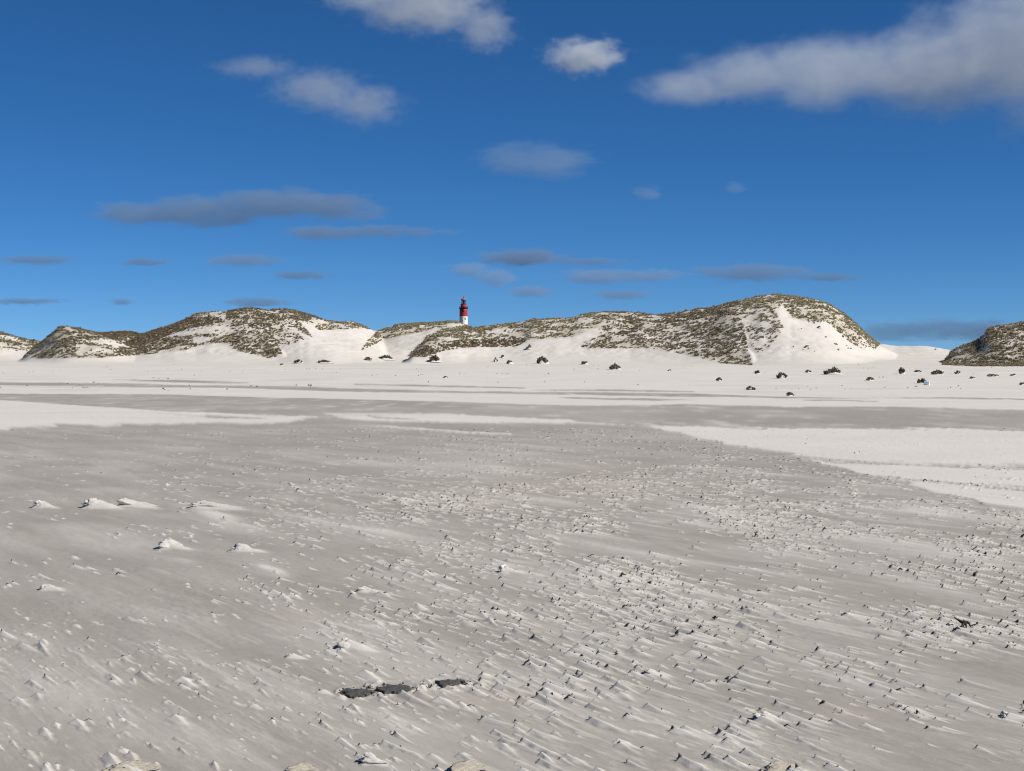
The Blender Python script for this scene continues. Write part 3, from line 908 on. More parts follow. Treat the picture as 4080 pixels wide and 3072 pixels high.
# single tussocks in front of the dunes: photo column, row of base, width, height, tone, label
TUSS = [
    (1190, 1446, 46, 18, 0, 'low dark tuft with a bare middle beside a wider flat tuft under the left dune'),
    (1291, 1446, 66, 17, 0, 'wide flat topped tuft right below the pale hollow in the dunes'),
    (1465, 1436, 42, 18, 0, 'small dark tuft at the left foot of a little sandy mound'),
    (1535, 1434, 74, 26, 0, 'little sandy mound rimmed with grass between the two dune ends'),
    (1729, 1442, 54, 36, 2, 'dark tuft with a white sand cap just below the end of the long dune'),
    (1975, 1442, 20, 23, 2, 'small upright brown tuft, left of the three below the long dune'),
    (2002, 1426, 16, 19, 2, 'tiny dark peaked tuft standing above the group of small tufts'),
    (2030, 1450, 30, 22, 2, 'small leaning brown tuft at the bottom of the group of three'),
    (2160, 1449, 56, 40, 2, 'big round two humped tuft alone on white sand below the long dune'),
    (2107, 1390, 24, 24, 2, 'single tuft touching the bare sand right under the long dune edge'),
    (2329, 1452, 34, 22, 2, 'small hooked tuft between the big round one and a sprawling one'),
    (2450, 1472, 56, 30, 2, 'sprawling broken tuft with dark lower left corner on white sand'),
    (2667, 1478, 16, 9, 2, 'tiny tuft alone on open white sand left of the tall dune nose'),
    (1775, 1506, 22, 11, 2, 'tiny peaked tuft close above the grey strip, below the white capped tuft'),
    (2865, 1518, 28, 20, 2, 'small square tuft with a pale middle below the nose of the tall dune'),
    (3016, 1489, 26, 19, 2, 'small peaked tuft right under the white face of the tall dune'),
    (3114, 1508, 54, 35, 0, 'bulky dark two lobed tuft below the white dune face'),
    (3221, 1485, 28, 18, 2, 'small two pointed tuft between the bulky and the widest tuft'),
    (3316, 1492, 86, 37, 0, 'widest dark tuft rising to a peak below the right end of the tall dune'),
    (2990, 1554, 44, 23, 2, 'low domed tuft nearest to the grey strip of the beach'),
    (3467, 1516, 38, 24, 1, 'olive tuft leaning left in the gap between the two right dunes'),
    (3593, 1490, 26, 38, 0, 'tallest narrow tuft with white sand across its waist'),
    (3655, 1482, 32, 13, 2, 'thin curved tuft right beside the tallest narrow one'),
    (3735, 1492, 54, 25, 0, 'dark arched tuft with sand holes below the rightmost dune'),
    (3815, 1490, 30, 19, 2, 'small curved tuft right of the dark arched one'),
    (3672, 1526, 52, 26, 2, 'ragged brown tuft next to the small white box'),
    (3952, 1500, 62, 15, 1, 'long low olive tuft below the rightmost dune'),
    (3873, 1508, 28, 11, 1, 'short low olive tuft left of the long low one'),
    (4036, 1497, 32, 11, 1, 'thin low tuft at the right below the rightmost dune'),
    (4072, 1534, 24, 17, 1, 'tuft cut by the right edge of the photo'),
    (3146, 1578, 38, 22, 1, 'grass topped little drift standing on the grey strip'),
    (3264, 1306, 16, 10, 2, 'lone tuft high on the white face of the tall dune'),
    (3215, 1382, 20, 9, 2, 'lone tuft low on the white face of the tall dune'),
    (3727, 1395, 7, 8, 0, 'tiny dark tuft on the sandy skyline between the right dunes'),
    (1122, 1455, 18, 10, 0, 'small tuft at the foot of the left dune nose'),
]
rgt = np.random.default_rng(33)
for (c, r, wpx, hpx, tone, lab) in TUSS:
    gx, gy, gz = ground_at(c, r, 60)
    w = 0.86 * wpx / F * gy; h = 0.85 * hpx / F * gy
    V_ = []; T_ = []; C_ = []
    k0 = 0
    n = max(3, int(w / 0.22))
    # sand hummock under the tussock
    nl = 3 if w > 2.0 else 1
    for q in range(max(14, n * 3)):
        xx = rgt.uniform(-0.40, 0.40) * w
        env = 1 - (abs(xx) / (0.5 * w)) ** 2
        hump = 0.45 * h * env
        v, t = tussock_arrays(14, h * (0.22 + 0.50 * env * rgt.uniform(0.5, 1.0)), min(0.42, 0.12 * w + 0.06), 0.12, rgt)
        v = v + np.array([xx, rgt.uniform(-0.4, 0.4) * min(w, 2.2), hump * rgt.uniform(0.2, 1.0)])
        pal = TONES[tone]
        col = pal[rgt.integers(0, len(pal))] * rgt.uniform(0.45, 0.95)
        bl = np.repeat(rgt.uniform(0.75, 1.3, (len(v) // 5, 1)), 5, 0)
        V_.append(v); T_.append(t + k0); C_.append(np.c_[np.clip(col[None] * bl, 0, 1), np.ones(len(v))]); k0 += len(v)
    root = np_mesh('grass_tussock', np.concatenate(V_), np.concatenate(T_), M_GRASS, False, {'tint': ('FLOAT_COLOR', np.concatenate(C_))})
    root.location = (gx, gy, gz)
    tag(root, lab, 'grass tuft', 'grass tufts in front of the dunes')
    # the small drift that it holds
    na, nr_ = 20, 7
    hv = []; hf = []
    sd_ = rgt.uniform(0, 90)
    for a in range(nr_):
        rr = a / (nr_ - 1)
        for b in range(na):
            th = 2 * math.pi * b / na
            ex = 0.72 if math.cos(th) < 0 else 1.25
            k = 1 + 0.25 * mnoise.noise(Vector((math.cos(th) * 1.3, math.sin(th) * 1.3, sd_)))
            hv.append((math.cos(th) * rr * w * 0.5 * ex * k, math.sin(th) * rr * max(0.5 * w, 0.5) * k, 0.52 * h * (1 - rr ** 2) ** 1.3 - 0.03))
    for a in range(nr_ - 1):
        for b in range(na):
            hf.append((a * na + b, (a + 1) * na + b, (a + 1) * na + (b + 1) % na, a * na + (b + 1) % na))
    hv_a = np.array(hv)
    dr = np_mesh('sand_drift', hv_a, np.array(hf), M_SAND, True, {'dry': ('FLOAT', np.full(len(hv_a), 0.95)), 'warm': ('FLOAT', np.zeros(len(hv_a)))})
    dr.parent = root

# ------------------------------------------------------------------ dark crumbs heading the tails: shell, and scour shade put into dark colour
def crumb_mesh(seed):
    rg = np.random.default_rng(seed)
    n = 6
    ring = []
    for i in range(n):
        a = 2 * math.pi * i / n + rg.uniform(-.3, .3)
        ring.append((math.cos(a) * rg.uniform(.45, .8), math.sin(a) * rg.uniform(.28, .5), -0.25))
    mid = [(x * rg.uniform(.32, .8) + rg.uniform(-.08, .08), y * rg.uniform(.4, .85), rg.uniform(.12, .45)) for x, y, _ in ring]
    top = [(rg.uniform(-.25, .2), rg.uniform(-.12, .12), rg.uniform(.75, 1.05))]
    V = ring + mid + top
    Fc = []
    for i in range(n):
        j = (i + 1) % n
        Fc += [(i, j, n + j), (i, n + j, n + i), (n + i, n + j, 2 * n)]
    return np.array(V), np.array(Fc)


crumbs = [crumb_mesh(300 + i) for i in range(10)]
di = np.nonzero(bdark)[0]
cz = beach_z_arr(bx[di], by[di])
size = np.minimum(bh[di], 0.020 * (1 + 0.012 * by[di])) * rng.uniform(0.8, 1.45, len(di))
show = size / by[di]
inframe = (np.abs(bx[di] / by[di]) < 0.333) & (by[di] > 6.25) & (by[di] < 60)
order = np.argsort(-np.where(inframe, show, 0))
ind, rest = order[:240], order[240:]
crumb_me = []
for i, (v, f) in enumerate(crumbs):
    me = bpy.data.meshes.new('shell_shade_crumb')
    me.from_pydata([tuple(p) for p in v], [], [tuple(q) for q in f]); me.update()
    me.materials.append(M_SHELL_SHADE)
    crumb_me.append(me)
for n_, k in enumerate(ind):
    g = di[k]
    o = bpy.data.objects.new('shell_shade_crumb', crumb_me[n_ % len(crumb_me)])
    s = size[k]
    o.location = (bx[g] - 0.1 * s, by[g] + 0.1 * s, cz[k] - 0.25 * s)
    o.scale = (s * random.uniform(1.0, 2.0), s * random.uniform(.8, 1.4), s * random.uniform(.45, 1.0))
    o.rotation_euler = (random.uniform(-.15, .15), random.uniform(-.2, .2), random.uniform(-.8, .8))
    COL.objects.link(o)
    tag(o, 'small dark crumb, shell and painted scour shade, at the upwind tip of a pale sand tail', 'shell crumb', 'dark crumbs heading the sand tails')
VV = []; TT = []; base = 0
for pi, (v, f) in enumerate(crumbs):
    sel = rest[pi::len(crumbs)]
    g = di[sel]
    s = size[sel]; th = rng.uniform(-.8, .8, len(sel))
    c, sn = np.cos(th), np.sin(th)
    vx = (v[None, :, 0] * c[:, None] - v[None, :, 1] * sn[:, None]) * (s * rng.uniform(1.0, 1.8, len(s)))[:, None] + bx[g][:, None]
    vy = (v[None, :, 0] * sn[:, None] + v[None, :, 1] * c[:, None]) * s[:, None] + by[g][:, None]
    vz = v[None, :, 2] * (s * rng.uniform(.6, 1.2, len(s)))[:, None] + (cz[sel] - 0.2 * s)[:, None]
    VV.append(np.stack([vx, vy, vz], -1).reshape(-1, 3))
    TT.append((f[None] + (np.arange(len(sel)) * len(v))[:, None, None]).reshape(-1, 3) + base)
    base += len(sel) * len(v)
deb = np_mesh('shell_shade_specks', np.concatenate(VV), np.concatenate(TT), M_SHELL_SHADE, False)
tag(deb, 'fine dark specks, shell and painted scour shade, strewn over the grey sand flat', 'gravel', kind='stuff')

# ------------------------------------------------------------------ clods, slabs, wood
for i, (gx, gy, gz, w, h, kind, lab) in enumerate(clod_specs):
    me = clod_mesh(w * (0.85 if kind == 'yellow' else 1.15), h * (0.30 if kind == 'yellow' else 0.56), min(w * (1.0 if kind == 'yellow' else 0.75), 0.7), i + 3, 2.3)
    me.materials.append(M_CRUST_Y if kind == 'yellow' else M_CRUST)
    o = bpy.data.objects.new('sand_clod', me)
    COL.objects.link(o)
    o.location = (gx, gy, gz + 0.005)
    o.rotation_euler = (0, 0, R(-25))
    tag(o, lab, 'sand clod', 'clods of crusted sand on the flat')

for i, ((out, lab), (c, r, wpx, hpx, _)) in enumerate(zip(SLAB_OUT, SLABS)):
    gx, gy, gz = pxg(c, r)
    zb = beach_z(gx, gy) + 0.004
    P = np.array(out, float) * 0.3526 + np.array([1200, 2640])
    gyy = (CAM_H - zb - 0.01) * F / (P[:, 1] - HZ); gxx = (P[:, 0] - 2040) / F * gyy
    W = np.stack([gxx, gyy], -1)
    # roughen the broken edge
    fine = []
    for q in range(len(W)):
        a, b = W[q], W[(q + 1) % len(W)]
        for t in np.linspace(0, 1, 7)[:-1]:
            pnt = a + (b - a) * t
            fine.append(pnt + np.array([mnoise.noise(Vector((pnt[0] * 70, pnt[1] * 70, i))), mnoise.noise(Vector((pnt[0] * 70, pnt[1] * 70, i + 9)))]) * np.array([0.004, 0.012]))
    W = np.array(fine)
    n = len(W); cen = W.mean(0)
    V_ = []
    for k, zz in [(1.0, -0.04), (1.0, 0.006), (0.97, 0.010), (0.7, 0.011), (0.35, 0.010)]:
        for p in W:
            q = cen + (p - cen) * k
            V_.append((q[0] - gx, q[1] - gy, zz + 0.003 * mnoise.noise(Vector((q[0] * 40, q[1] * 15, 3.0)))))
    Fc = []
    for q in range(4):
        for j in range(n):
            Fc.append((q * n + j, q * n + (j + 1) % n, (q + 1) * n + (j + 1) % n, (q + 1) * n + j))
    V_.append((cen[0] - gx, cen[1] - gy, 0.010))
    for j in range(n):
        Fc.append((4 * n + j, 4 * n + (j + 1) % n, 5 * n))
    Fc = [f[::-1] for f in Fc]
    o = mesh_obj('dark_slab', V_, Fc, M_SLAB)
    o.location = (gx, gy, zb)
    tag(o, lab, 'slab', 'dark slabs in the foreground sand')


def tube(path, radii, sides=8, flat=1.0):
    V_ = []; Fc = []
    P = [Vector(p) for p in path]
    for i, p in enumerate(P):
        d = (P[min(i + 1, len(P) - 1)] - P[max(i - 1, 0)]).normalized()
        a = d.cross(Vector((0, 0, 1)))
        if a.length < 1e-3: a = Vector((1, 0, 0))
        a.normalize(); b = a.cross(d)
        for s in range(sides):
            t = 2 * math.pi * s / sides
            V_.append(p + a * math.cos(t) * radii[i] + b * math.sin(t) * radii[i] * flat)
    for i in range(len(P) - 1):
        for s in range(sides):
            Fc.append((i * sides + s, i * sides + (s + 1) % sides, (i + 1) * sides + (s + 1) % sides, (i + 1) * sides + s))
    Fc.append(list(range(sides))); Fc.append([(len(P) - 1) * sides + s for s in range(sides)])
    return V_, Fc


# dark forked driftwood on the right
gx, gy, gz = pxg(2082, 1360)
gz = beach_z(gx, gy)
pxm = S / F * gy                      # metres per 2212-view pixel there
V1, F1 = tube([(-16 * pxm, .03, 17 * pxm), (-11 * pxm, .02, 14 * pxm), (-5 * pxm, 0, 10 * pxm), (2 * pxm, 0, 9 * pxm), (9 * pxm, 0, 9 * pxm), (12 * pxm, -.01, 6 * pxm), (13 * pxm, -.02, 1 * pxm), (16 * pxm, -.03, -2 * pxm)],
              [1.0 * pxm, 1.8 * pxm, 3.4 * pxm, 4.2 * pxm, 3.4 * pxm, 2.2 * pxm, 1.5 * pxm, .8 * pxm], 9)
V2, F2 = tube([(0, 0, 9 * pxm), (-3 * pxm, -.02, 4 * pxm), (-8 * pxm, -.04, 1 * pxm), (-13 * pxm, -.05, -2 * pxm)], [4.0 * pxm, 3.4 * pxm, 2.0 * pxm, .8 * pxm], 9)
V3, F3 = tube([(3 * pxm, 0, 9 * pxm), (3 * pxm, -.03, 4 * pxm), (1 * pxm, -.05, -1 * pxm)], [3.0 * pxm, 2.2 * pxm, 1.0 * pxm], 9)
allV = V1 + V2 + V3
allF = [tuple(f) for f in F1] + [tuple(x + len(V1) for x in f) for f in F2] + [tuple(x + len(V1) + len(V2) for x in f) for f in F3]
o = mesh_obj('driftwood', allV, allF, M_WOOD, None, True)
o.location = (gx, gy, gz)
tag(o, 'black forked piece of driftwood standing up from the sand on the right', 'driftwood')

# small pale box near the ragged tuft
gx, gy, gz = ground_at(3692, 1534, 60)
s = gy / F
root = bpy.data.objects.new('plastic_crate', None); COL.objects.link(root)
root.location = (gx, gy, gz - 0.02)
root.rotation_euler = (R(6), R(9), R(-28))
tag(root, 'small white box with a pale blue lid half sunk in the sand', 'box')
M_BOXW = plain_mat('white_plastic', (0.78, 0.80, 0.80), 0.5, 0.06, 3)
M_BOXB = plain_mat('pale_blue_plastic', (0.52, 0.70, 0.82), 0.45, 0.06, 3)
M_BOXD = plain_mat('dark_base_band', (0.06, 0.08, 0.09), 0.6, 0.1, 3)


def box_obj(name, sx, sy, sz, loc, mat, parent, bev=0.01):
    bm = bmesh.new()
    bmesh.ops.create_cube(bm, size=1.0, matrix=Matrix.Translation(loc) @ Matrix.Diagonal((sx, sy, sz, 1)))
    bmesh.ops.bevel(bm, geom=bm.edges[:], offset=bev, segments=2, affect='EDGES')
    me = bpy.data.meshes.new(name); bm.to_mesh(me); bm.free()
    me.materials.append(mat)
    o = bpy.data.objects.new(name, me); COL.objects.link(o); o.parent = parent
    return o


bw_, bh_ = 20 * s, 17 * s
box_obj('crate_body', bw_, bw_ * .8, bh_ * .72, (0, 0, bh_ * .36), M_BOXW, root, 0.02)
box_obj('lid', bw_ * 1.06, bw_ * .86, bh_ * .2, (0, 0, bh_ * .83), M_BOXB, root, 0.02)
box_obj('base_band', bw_ * 1.04, bw_ * .84, bh_ * .09, (0, 0, bh_ * .03), M_BOXD, root, 0.008)  # dark band round the foot of the box

# ------------------------------------------------------------------ lighthouse
def lathe(name, prof, mat, parent, n=48, mat_of=None, smooth_shade=True, cap=True):
    V_ = []; Fc = []
    for r_, z_ in prof:
        for i in range(n):
            a = 2 * math.pi * i / n
            V_.append((r_ * math.cos(a), r_ * math.sin(a), z_))
    mi = []
    for k in range(len(prof) - 1):
        for i in range(n):
            Fc.append((k * n + i, k * n + (i + 1) % n, (k + 1) * n + (i + 1) % n, (k + 1) * n + i))
            mi.append(mat_of(0.5 * (prof[k][1] + prof[k + 1][1])) if mat_of else 0)
    if cap:
        Fc.append([i for i in range(n)][::-1]); mi.append(mi[0])
        Fc.append([(len(prof) - 1) * n + i for i in range(n)]); mi.append(mi[-1])
    o = mesh_obj(name, V_, Fc, mat, parent, False)
    for p, m_ in zip(o.data.polygons, mi):
        p.material_index = m_
        p.use_smooth = smooth_shade and len(p.vertices) == 4
    return o


def lz(row):
    return CAM_H + (HZ - row) / F * LH_Y


LB = 20.0
lh = bpy.data.objects.new('lighthouse', None); COL.objects.link(lh)
lh.location = (LH_X, LH_Y, LB)
lh.rotation_euler = (0, 0, R(0))
tag(lh, 'red and white striped round lighthouse rising behind the dunes', 'lighthouse')
M_RED = plain_mat('red_paint', (0.36, 0.045, 0.046), 0.5, 0.10, 0.8)
M_WHT = plain_mat('white_paint', (0.80, 0.80, 0.79), 0.5, 0.04, 0.8)
M_DKR = plain_mat('dark_red_iron', (0.070, 0.012, 0.016), 0.5, 0.1, 1)
M_BLK = plain_mat('black_iron', (0.015, 0.016, 0.02), 0.45, 0.1, 1)
M_ROOF = plain_mat('roof_red', (0.46, 0.10, 0.09), 0.4, 0.08, 1)
M_WIN = plain_mat('window_dark', (0.03, 0.035, 0.04), 0.3, 0.1, 1)
M_LENS = plain_mat('lens_glass', (0.16, 0.19, 0.20), 0.15, 0.1, 1)
mg, ntg, bgl = new_mat('lantern_glass', 0.02)
bgl.inputs['Transmission Weight'].default_value = 1.0
bgl.inputs['IOR'].default_value = 1.02
bgl.inputs['Base Color'].default_value = (0.88, 0.93, 0.95, 1)
m_ = LH_Y / F
zr = {k: lz(v) - LB for k, v in dict(base2=1293, white=1261, gal=1229, drum=1212, lan=1195, top=1184).items()}
Rb = 16.6 * m_
shaft_prof = []
z = -3.0
levels = sorted(set([-3.0, 8.0] + list(np.linspace(-3, zr['gal'] - 0.3, 30)) + [zr['base2'] - .01, zr['base2'] + .01, zr['white'] - .01, zr['white'] + .01]))
for z in levels:
    t = (z + 3) / (zr['gal'] + 3)
    shaft_prof.append((Rb * (1.09 - 0.14 * t), z))
lathe('shaft', shaft_prof, [M_RED, M_WHT], lh, 48, lambda z: 1 if zr['base2'] < z < zr['white'] else 0)
# cornice and gallery
lathe('cornice', [(15.0 * m_, zr['gal'] - 1.2), (15.8 * m_, zr['gal'] - .7), (16.6 * m_, zr['gal'] - .35), (17.4 * m_, zr['gal']), (15.0 * m_, zr['gal'])], M_DKR, lh)
gal = lathe('gallery', [(14 * m_, zr['gal'] + .01), (17.9 * m_, zr['gal'] + .01), (17.9 * m_, zr['gal'] + .28), (14 * m_, zr['gal'] + .28)], M_DKR, lh)
Vr = []; Fr = []


def addtube(path, rad, sides=6):
    v, f = tube(path, [rad] * len(path), sides)
    k = len(Vr)
    Vr.extend(v); Fr.extend([tuple(x + k for x in q) for q in f])


def addring(r, z, rad):
    addtube([(r * math.cos(2 * math.pi * i / 36), r * math.sin(2 * math.pi * i / 36), z) for i in range(37)], rad)


rg_ = 17.4 * m_
for i in range(28):
    a = 2 * math.pi * i / 28
    addtube([(rg_ * math.cos(a), rg_ * math.sin(a), zr['gal'] + .28), (rg_ * math.cos(a), rg_ * math.sin(a), zr['gal'] + 1.42)], 0.045)
for z in (.62, 1.0, 1.4):
    addring(rg_, zr['gal'] + z, 0.05)
mesh_obj('railing', Vr, Fr, M_BLK, lh)
# watch room drum with two ledges
zd0, zd1 = zr['gal'] + .28, zr['drum']
lathe('watch_room', [(11.6 * m_, zd0), (11.6 * m_, zd0 + .9), (12.2 * m_, zd0 + 1.0), (12.2 * m_, zd0 + 1.25), (11.6 * m_, zd0 + 1.35), (11.5 * m_, zd1 - .5), (12.3 * m_, zd1 - .35), (12.3 * m_, zd1)], M_RED, lh)
# lantern
zl0, zl1 = zr['drum'], zr['lan']
lan = lathe('lantern', [(8.9 * m_, zl0), (8.9 * m_, zl1)], mg, lh, 16, None, False, False)
Vr = []; Fr = []
for i in range(8):
    a = 2 * math.pi * i / 8 + R(22.5)
    addtube([(9.4 * m_ * math.cos(a), 9.4 * m_ * math.sin(a), zl0), (9.4 * m_ * math.cos(a), 9.4 * m_ * math.sin(a), zl1)], 0.15)
addring(9.4 * m_, zl0 + .15, .16)
addring(9.4 * m_, zl1 - .15, .22)
addring(9.4 * m_, (zl0 + zl1) / 2, .07)
mesh_obj('glazing_bars', Vr, Fr, M_BLK, lan)
lathe('lens', [(.6, zl0 + .02), (4.0 * m_, zl0 + .1), (4.6 * m_, zl0 + .8), (5.0 * m_, (zl0 + zl1) / 2), (4.2 * m_, zl1 - .7), (2.0 * m_, zl1 - .2)], M_LENS, lan, 24)
roof = lathe('roof', [(10.6 * m_, zl1 - .02), (10.8 * m_, zl1 + .12), (8.5 * m_, zl1 + .55), (5.0 * m_, zl1 + 1.2), (2.0 * m_, zl1 + 1.75), (.9 * m_, zl1 + 1.95)], M_ROOF, lh, 24)
lathe('finial', [(.28, zl1 + 1.9), (.42, zl1 + 2.1), (.3, zl1 + 2.4), (.06, zl1 + 2.6), (.04, zr['top'] + 1.0)], M_BLK, roof, 12)


def window_at(px_off, row, w, h, name='window'):
    z = lz(row) - LB
    t = (z + 3) / (zr['gal'] + 3)
    rad = Rb * (1.09 - 0.14 * t)
    xx = px_off * m_
    a = -math.acos(max(-1, min(1, xx / rad)))
    M = Matrix.Rotation(a, 4, 'Z') @ Matrix.Translation((rad, 0, z))
    fr = bmesh.new()
    for (dy_, dz_, sy_, sz_) in ((0, h / 2 + .08, w + .32, .16), (0, -h / 2 - .08, w + .4, .16), (-w / 2 - .08, 0, .16, h), (w / 2 + .08, 0, .16, h)):
        bmesh.ops.create_cube(fr, size=1, matrix=M @ Matrix.Translation((.0, dy_, dz_)) @ Matrix.Diagonal((.3, sy_, sz_, 1)))
    me = bpy.data.meshes.new(name); fr.to_mesh(me); fr.free(); me.materials.append(M_DKR if row < 1261 else M_WHT)
    o = bpy.data.objects.new(name, me); COL.objects.link(o); o.parent = lh
    pn = bmesh.new()
    bmesh.ops.create_cube(pn, size=1, matrix=M @ Matrix.Translation((0, 0, 0)) @ Matrix.Diagonal((.16, w, h, 1)))
    me = bpy.data.meshes.new('pane'); pn.to_mesh(me); pn.free(); me.materials.append(M_WIN)
    p = bpy.data.objects.new('pane', me); COL.objects.link(p); p.parent = o


window_at(7.5, 1270, .65, 1.5)
window_at(-4.5, 1266, .65, 1.3)
window_at(-3.4, 1277, .65, 1.3)
window_at(-4.5, 1286, .65, 1.3)
window_at(-3.8, 1238, .8, 1.7)
window_at(0.5, 1238, .6, 1.0)
# lamp bracket box hanging on the red shaft with its stay
Vr = []; Fr = []
bzz = lz(1243) - LB
ang0 = -math.acos(-4.0 * m_ / (Rb * 0.97))
px0, py0 = Rb * .98 * math.cos(ang0), Rb * .98 * math.sin(ang0)
addtube([(px0, py0, bzz + .6), (px0 * 1.18, py0 * 1.18, bzz + .35), (px0 * 1.2, py0 * 1.2, bzz - .2), (px0, py0, bzz - 1.0)], .22)
mesh_obj('bracket', Vr, Fr, M_BLK, lh)

# ------------------------------------------------------------------ clouds (real scattering volumes, base about 1200 m up)
def cloud(blobs, tau, albedo, label, seed, rough=1.0, warm=(1, 1, 1), alt=1250.0, flat=False):
    """blobs: (column, row, half width, half height) on the 2212 px view"""
    bb = np.array(blobs, float)
    cx0, cx1 = (bb[:, 0] - bb[:, 2]).min(), (bb[:, 0] + bb[:, 2]).max()
    ry0, ry1 = (bb[:, 1] - bb[:, 3]).min(), (bb[:, 1] + bb[:, 3]).max()
    elev = (HZ / S - ry1) * S / F
    D = alt / max(elev, 0.02)
    k = S / F * D                                  # metres per pixel at that distance
    cen = Vector((((cx0 + cx1) / 2 * S - 2040) / F * D, D, CAM_H + (HZ - (ry0 + ry1) / 2 * S) / F * D))
    hw = (cx1 - cx0) / 2 * k * 1.35; hh = (ry1 - ry0) / 2 * k * 1.45
    depth = max(min(hw * 0.8, 2.2 * hh * 1.5), hh * 1.2)
    bm = bmesh.new()
    bmesh.ops.create_cube(bm, size=2.0)
    bmesh.ops.bevel(bm, geom=bm.edges[:], offset=0.35, segments=3, affect='EDGES')
    for v in bm.verts:
        v.co = Vector((v.co.x * hw, v.co.y * depth, v.co.z * hh))
    me = bpy.data.meshes.new('cloud'); bm.to_mesh(me); bm.free()
    m = bpy.data.materials.new('cloud_vapour'); m.use_nodes = True
    nt = m.node_tree; N, L = nt.nodes, nt.links
    N.remove(N['Principled BSDF'])
    out = N['Material Output']
    tc = N.new('ShaderNodeTexCoord')
    unit = float(np.mean(bb[:, 3])) * k            # typical half height in metres
    # warp position by noise
    ns = N.new('ShaderNodeVectorMath'); ns.operation = 'SCALE'; ns.inputs['Scale'].default_value = 1.0 / unit
    L.new(tc.outputs['Object'], ns.inputs[0])
    of = N.new('ShaderNodeVectorMath'); of.operation = 'ADD'; of.inputs[1].default_value = (seed * 7.3, seed * 3.1, seed * 5.7)
    L.new(ns.outputs[0], of.inputs[0])
    nz = N.new('ShaderNodeTexNoise'); nz.inputs['Scale'].default_value = 0.85 * rough; nz.inputs['Detail'].default_value = 8.0; nz.inputs['Roughness'].default_value = 0.68
    sq = N.new('ShaderNodeVectorMath'); sq.operation = 'MULTIPLY'; sq.inputs[1].default_value = (0.62, 0.62, 1.0) if rough > 1.2 else (0.34, 0.34, 1.15)
    L.new(of.outputs[0], sq.inputs[0]); L.new(sq.outputs[0], nz.inputs['Vector'])
    last = None
    for (c, r, rw, rh) in blobs:
        p = Vector(((c - (cx0 + cx1) / 2) * k, 0, -(r - (ry0 + ry1) / 2) * k))
        sb = N.new('ShaderNodeVectorMath'); sb.operation = 'SUBTRACT'; sb.inputs[1].default_value = p
        L.new(tc.outputs['Object'], sb.inputs[0])
        dv = N.new('ShaderNodeVectorMath'); dv.operation = 'DIVIDE'; dv.inputs[1].default_value = (rw * k * (1.0 if rough > 1.2 else 1.12), max(min(rw * k * 0.9, rh * k * 2.6), rh * k), rh * k)
        L.new(sb.outputs[0], dv.inputs[0])
        ln = N.new('ShaderNodeVectorMath'); ln.operation = 'LENGTH'
        L.new(dv.outputs[0], ln.inputs[0])
        iv = N.new('ShaderNodeMath'); iv.operation = 'SUBTRACT'; iv.inputs[0].default_value = 1.0
        L.new(ln.outputs['Value'], iv.inputs[1])
        if last is None:
            last = iv.outputs[0]
        else:
            mxn = N.new('ShaderNodeMath'); mxn.operation = 'SMOOTH_MAX'; mxn.inputs[2].default_value = 0.3
            L.new(last, mxn.inputs[0]); L.new(iv.outputs[0], mxn.inputs[1]); last = mxn.outputs[0]
    # noise carves the edge
    ad = N.new('ShaderNodeMath'); ad.operation = 'MULTIPLY_ADD'; ad.inputs[1].default_value = 2.3
    L.new(nz.outputs['Fac'], ad.inputs[0]); L.new(last, ad.inputs[2])
    mr = N.new('ShaderNodeMapRange'); mr.interpolation_type = 'SMOOTHSTEP'
    mr.inputs['From Min'].default_value = 0.98; mr.inputs['From Max'].default_value = 1.62 if rough < 1.2 else 1.95
    mr.inputs['To Min'].default_value = 0.0; mr.inputs['To Max'].default_value = 1.0
    L.new(ad.outputs[0], mr.inputs['Value'])
    dm = N.new('ShaderNodeMath'); dm.operation = 'MULTIPLY'; dm.inputs[1].default_value = tau / (2.2 * unit)
    L.new(mr.outputs['Result'], dm.inputs[0])
    pv = N.new('ShaderNodeVolumePrincipled')
    pv.inputs['Color'].default_value = tuple(albedo * w for w in warm) + (1,)
    pv.inputs['Anisotropy'].default_value = 0.0
    L.new(dm.outputs[0], pv.inputs['Density'])
    L.new(pv.outputs[0], out.inputs['Volume'])
    me.materials.append(m)
    o = bpy.data.objects.new('cloud', me); COL.objects.link(o)
    o.location = cen
    tag(o, label, 'cloud', 'small clouds in the blue sky')
    return o


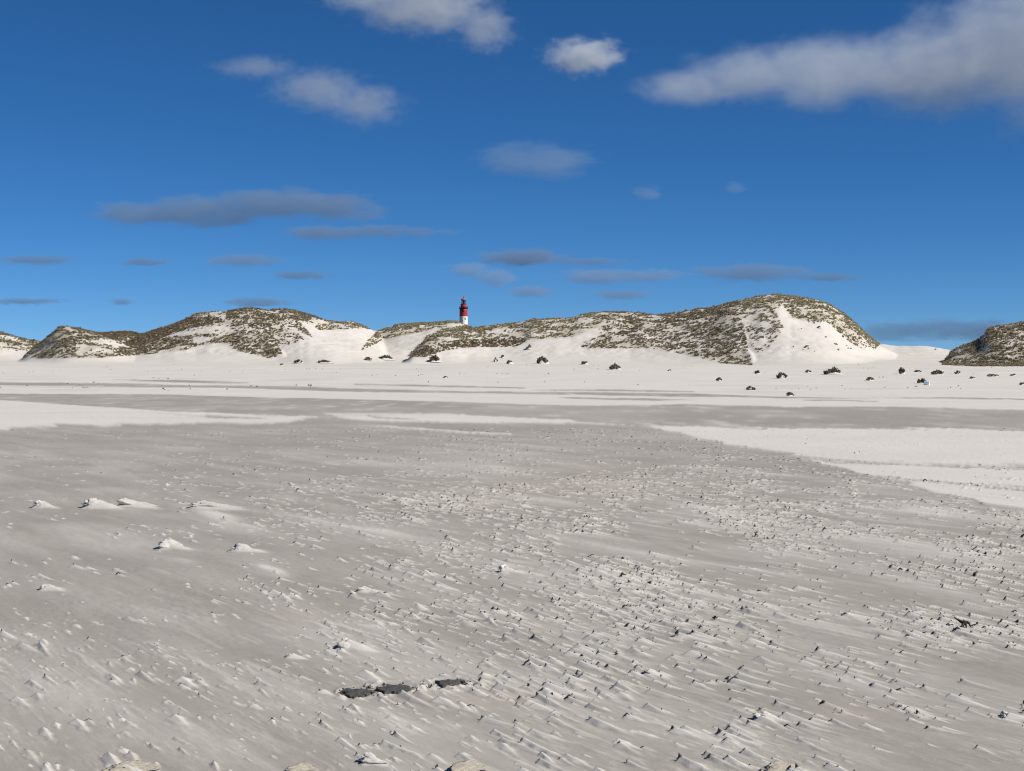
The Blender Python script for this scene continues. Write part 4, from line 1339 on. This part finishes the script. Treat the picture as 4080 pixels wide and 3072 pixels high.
CLOUDS = [
    ([(1480, 190, 110, 40), (1620, 165, 150, 58), (1800, 160, 190, 70), (2000, 150, 210, 88), (2190, 105, 215, 140), (2340, 70, 260, 195)], 1.8, .84, 'largest pale cloud bank filling the upper right corner'),
    ([(800, -5, 120, 30), (920, 10, 150, 58), (1045, 62, 70, 50)], 1.2, .72, 'pale cloud cut by the top edge left of middle'),
    ([(1262, 122, 84, 38)], 2.2, .80, 'small white cloud alone beside the big cloud bank'),
    ([(550, 146, 95, 24), (690, 195, 110, 45), (785, 225, 95, 48)], 0.62, .66, 'hazy two part cloud in the upper left sky'),
    ([(300, 460, 90, 26), (440, 455, 140, 32), (600, 440, 140, 32), (700, 445, 110, 30), (775, 462, 60, 14)], 1.2, .36, 'long dark grey cloud in the left sky'),
    ([(690, 503, 65, 18), (800, 500, 150, 14)], 1.0, .36, 'narrow dark cloud streak just below the long dark cloud'),
    ([(1160, 347, 120, 36)], 0.75, .42, 'faint grey cloud above the middle of the sky'),
    ([(1400, 418, 30, 16)], 0.7, .42, 'little round grey puff right of the faint middle cloud'),
    ([(1590, 407, 22, 14)], 0.45, .42, 'faintest little puff, right of the round grey puff'),
    ([(1130, 556, 85, 18), (1270, 564, 85, 9)], 1.2, .36, 'grey cloud with a long tail, topmost of those right of the lighthouse'),
    ([(1012, 584, 44, 17), (1070, 600, 44, 19)], 1.1, .46, 'pinkish grey cloud just above the lighthouse to its right'),
    ([(1145, 630, 48, 13)], 1.0, .42, 'small grey cloud right of the lighthouse top'),
    ([(1300, 597, 78, 17), (1400, 595, 70, 14)], 1.1, .44, 'broad grey cloud above the long dune'),
    ([(1340, 637, 60, 11)], 1.0, .38, 'thin grey cloud low over the long dune'),
    ([(1625, 588, 112, 19)], 1.2, .38, 'broad dark cloud above the tallest dune'),
    ([(1790, 599, 62, 9)], 1.0, .34, 'thin cloud sliver right of the broad dark cloud over the tallest dune'),
    ([(75, 562, 80, 10)], 1.0, .34, 'thin dark cloud at the left edge of the sky'),
    ([(315, 566, 48, 9)], 1.0, .34, 'small thin cloud in the low left sky between two longer ones'),
    ([(525, 562, 76, 15)], 0.9, .38, 'arched soft grey cloud in the low left sky'),
    ([(650, 595, 62, 10)], 1.0, .34, 'thin dark cloud below and right of the arched one'),
    ([(555, 653, 64, 11)], 1.0, .34, 'dark cloud hanging low over the left dune'),
    ([(50, 651, 78, 7)], 1.0, .34, 'lowest dark streak at the left edge above the dunes'),
    ([(265, 652, 26, 8)], 0.8, .34, 'tiny cloud low over the left knoll'),
    ([(1950, 716, 95, 22), (2085, 712, 115, 24)], 0.9, .30, 'blue grey cloud bank in the gap between the two right dunes'),
]
for i, (bl, tau, alb, lab) in enumerate(CLOUDS):
    low = alb < 0.5
    cloud(bl, tau * (0.58 if low else 0.72), alb * 1.38 if low else min(0.88, alb + 0.10), lab, i + 1, 1.15 if low else 1.75, warm=(0.62, 0.88, 1.28) if low else (0.90, 0.95, 1.02))  # low clouds: shaded bases and distance haze put into their colour
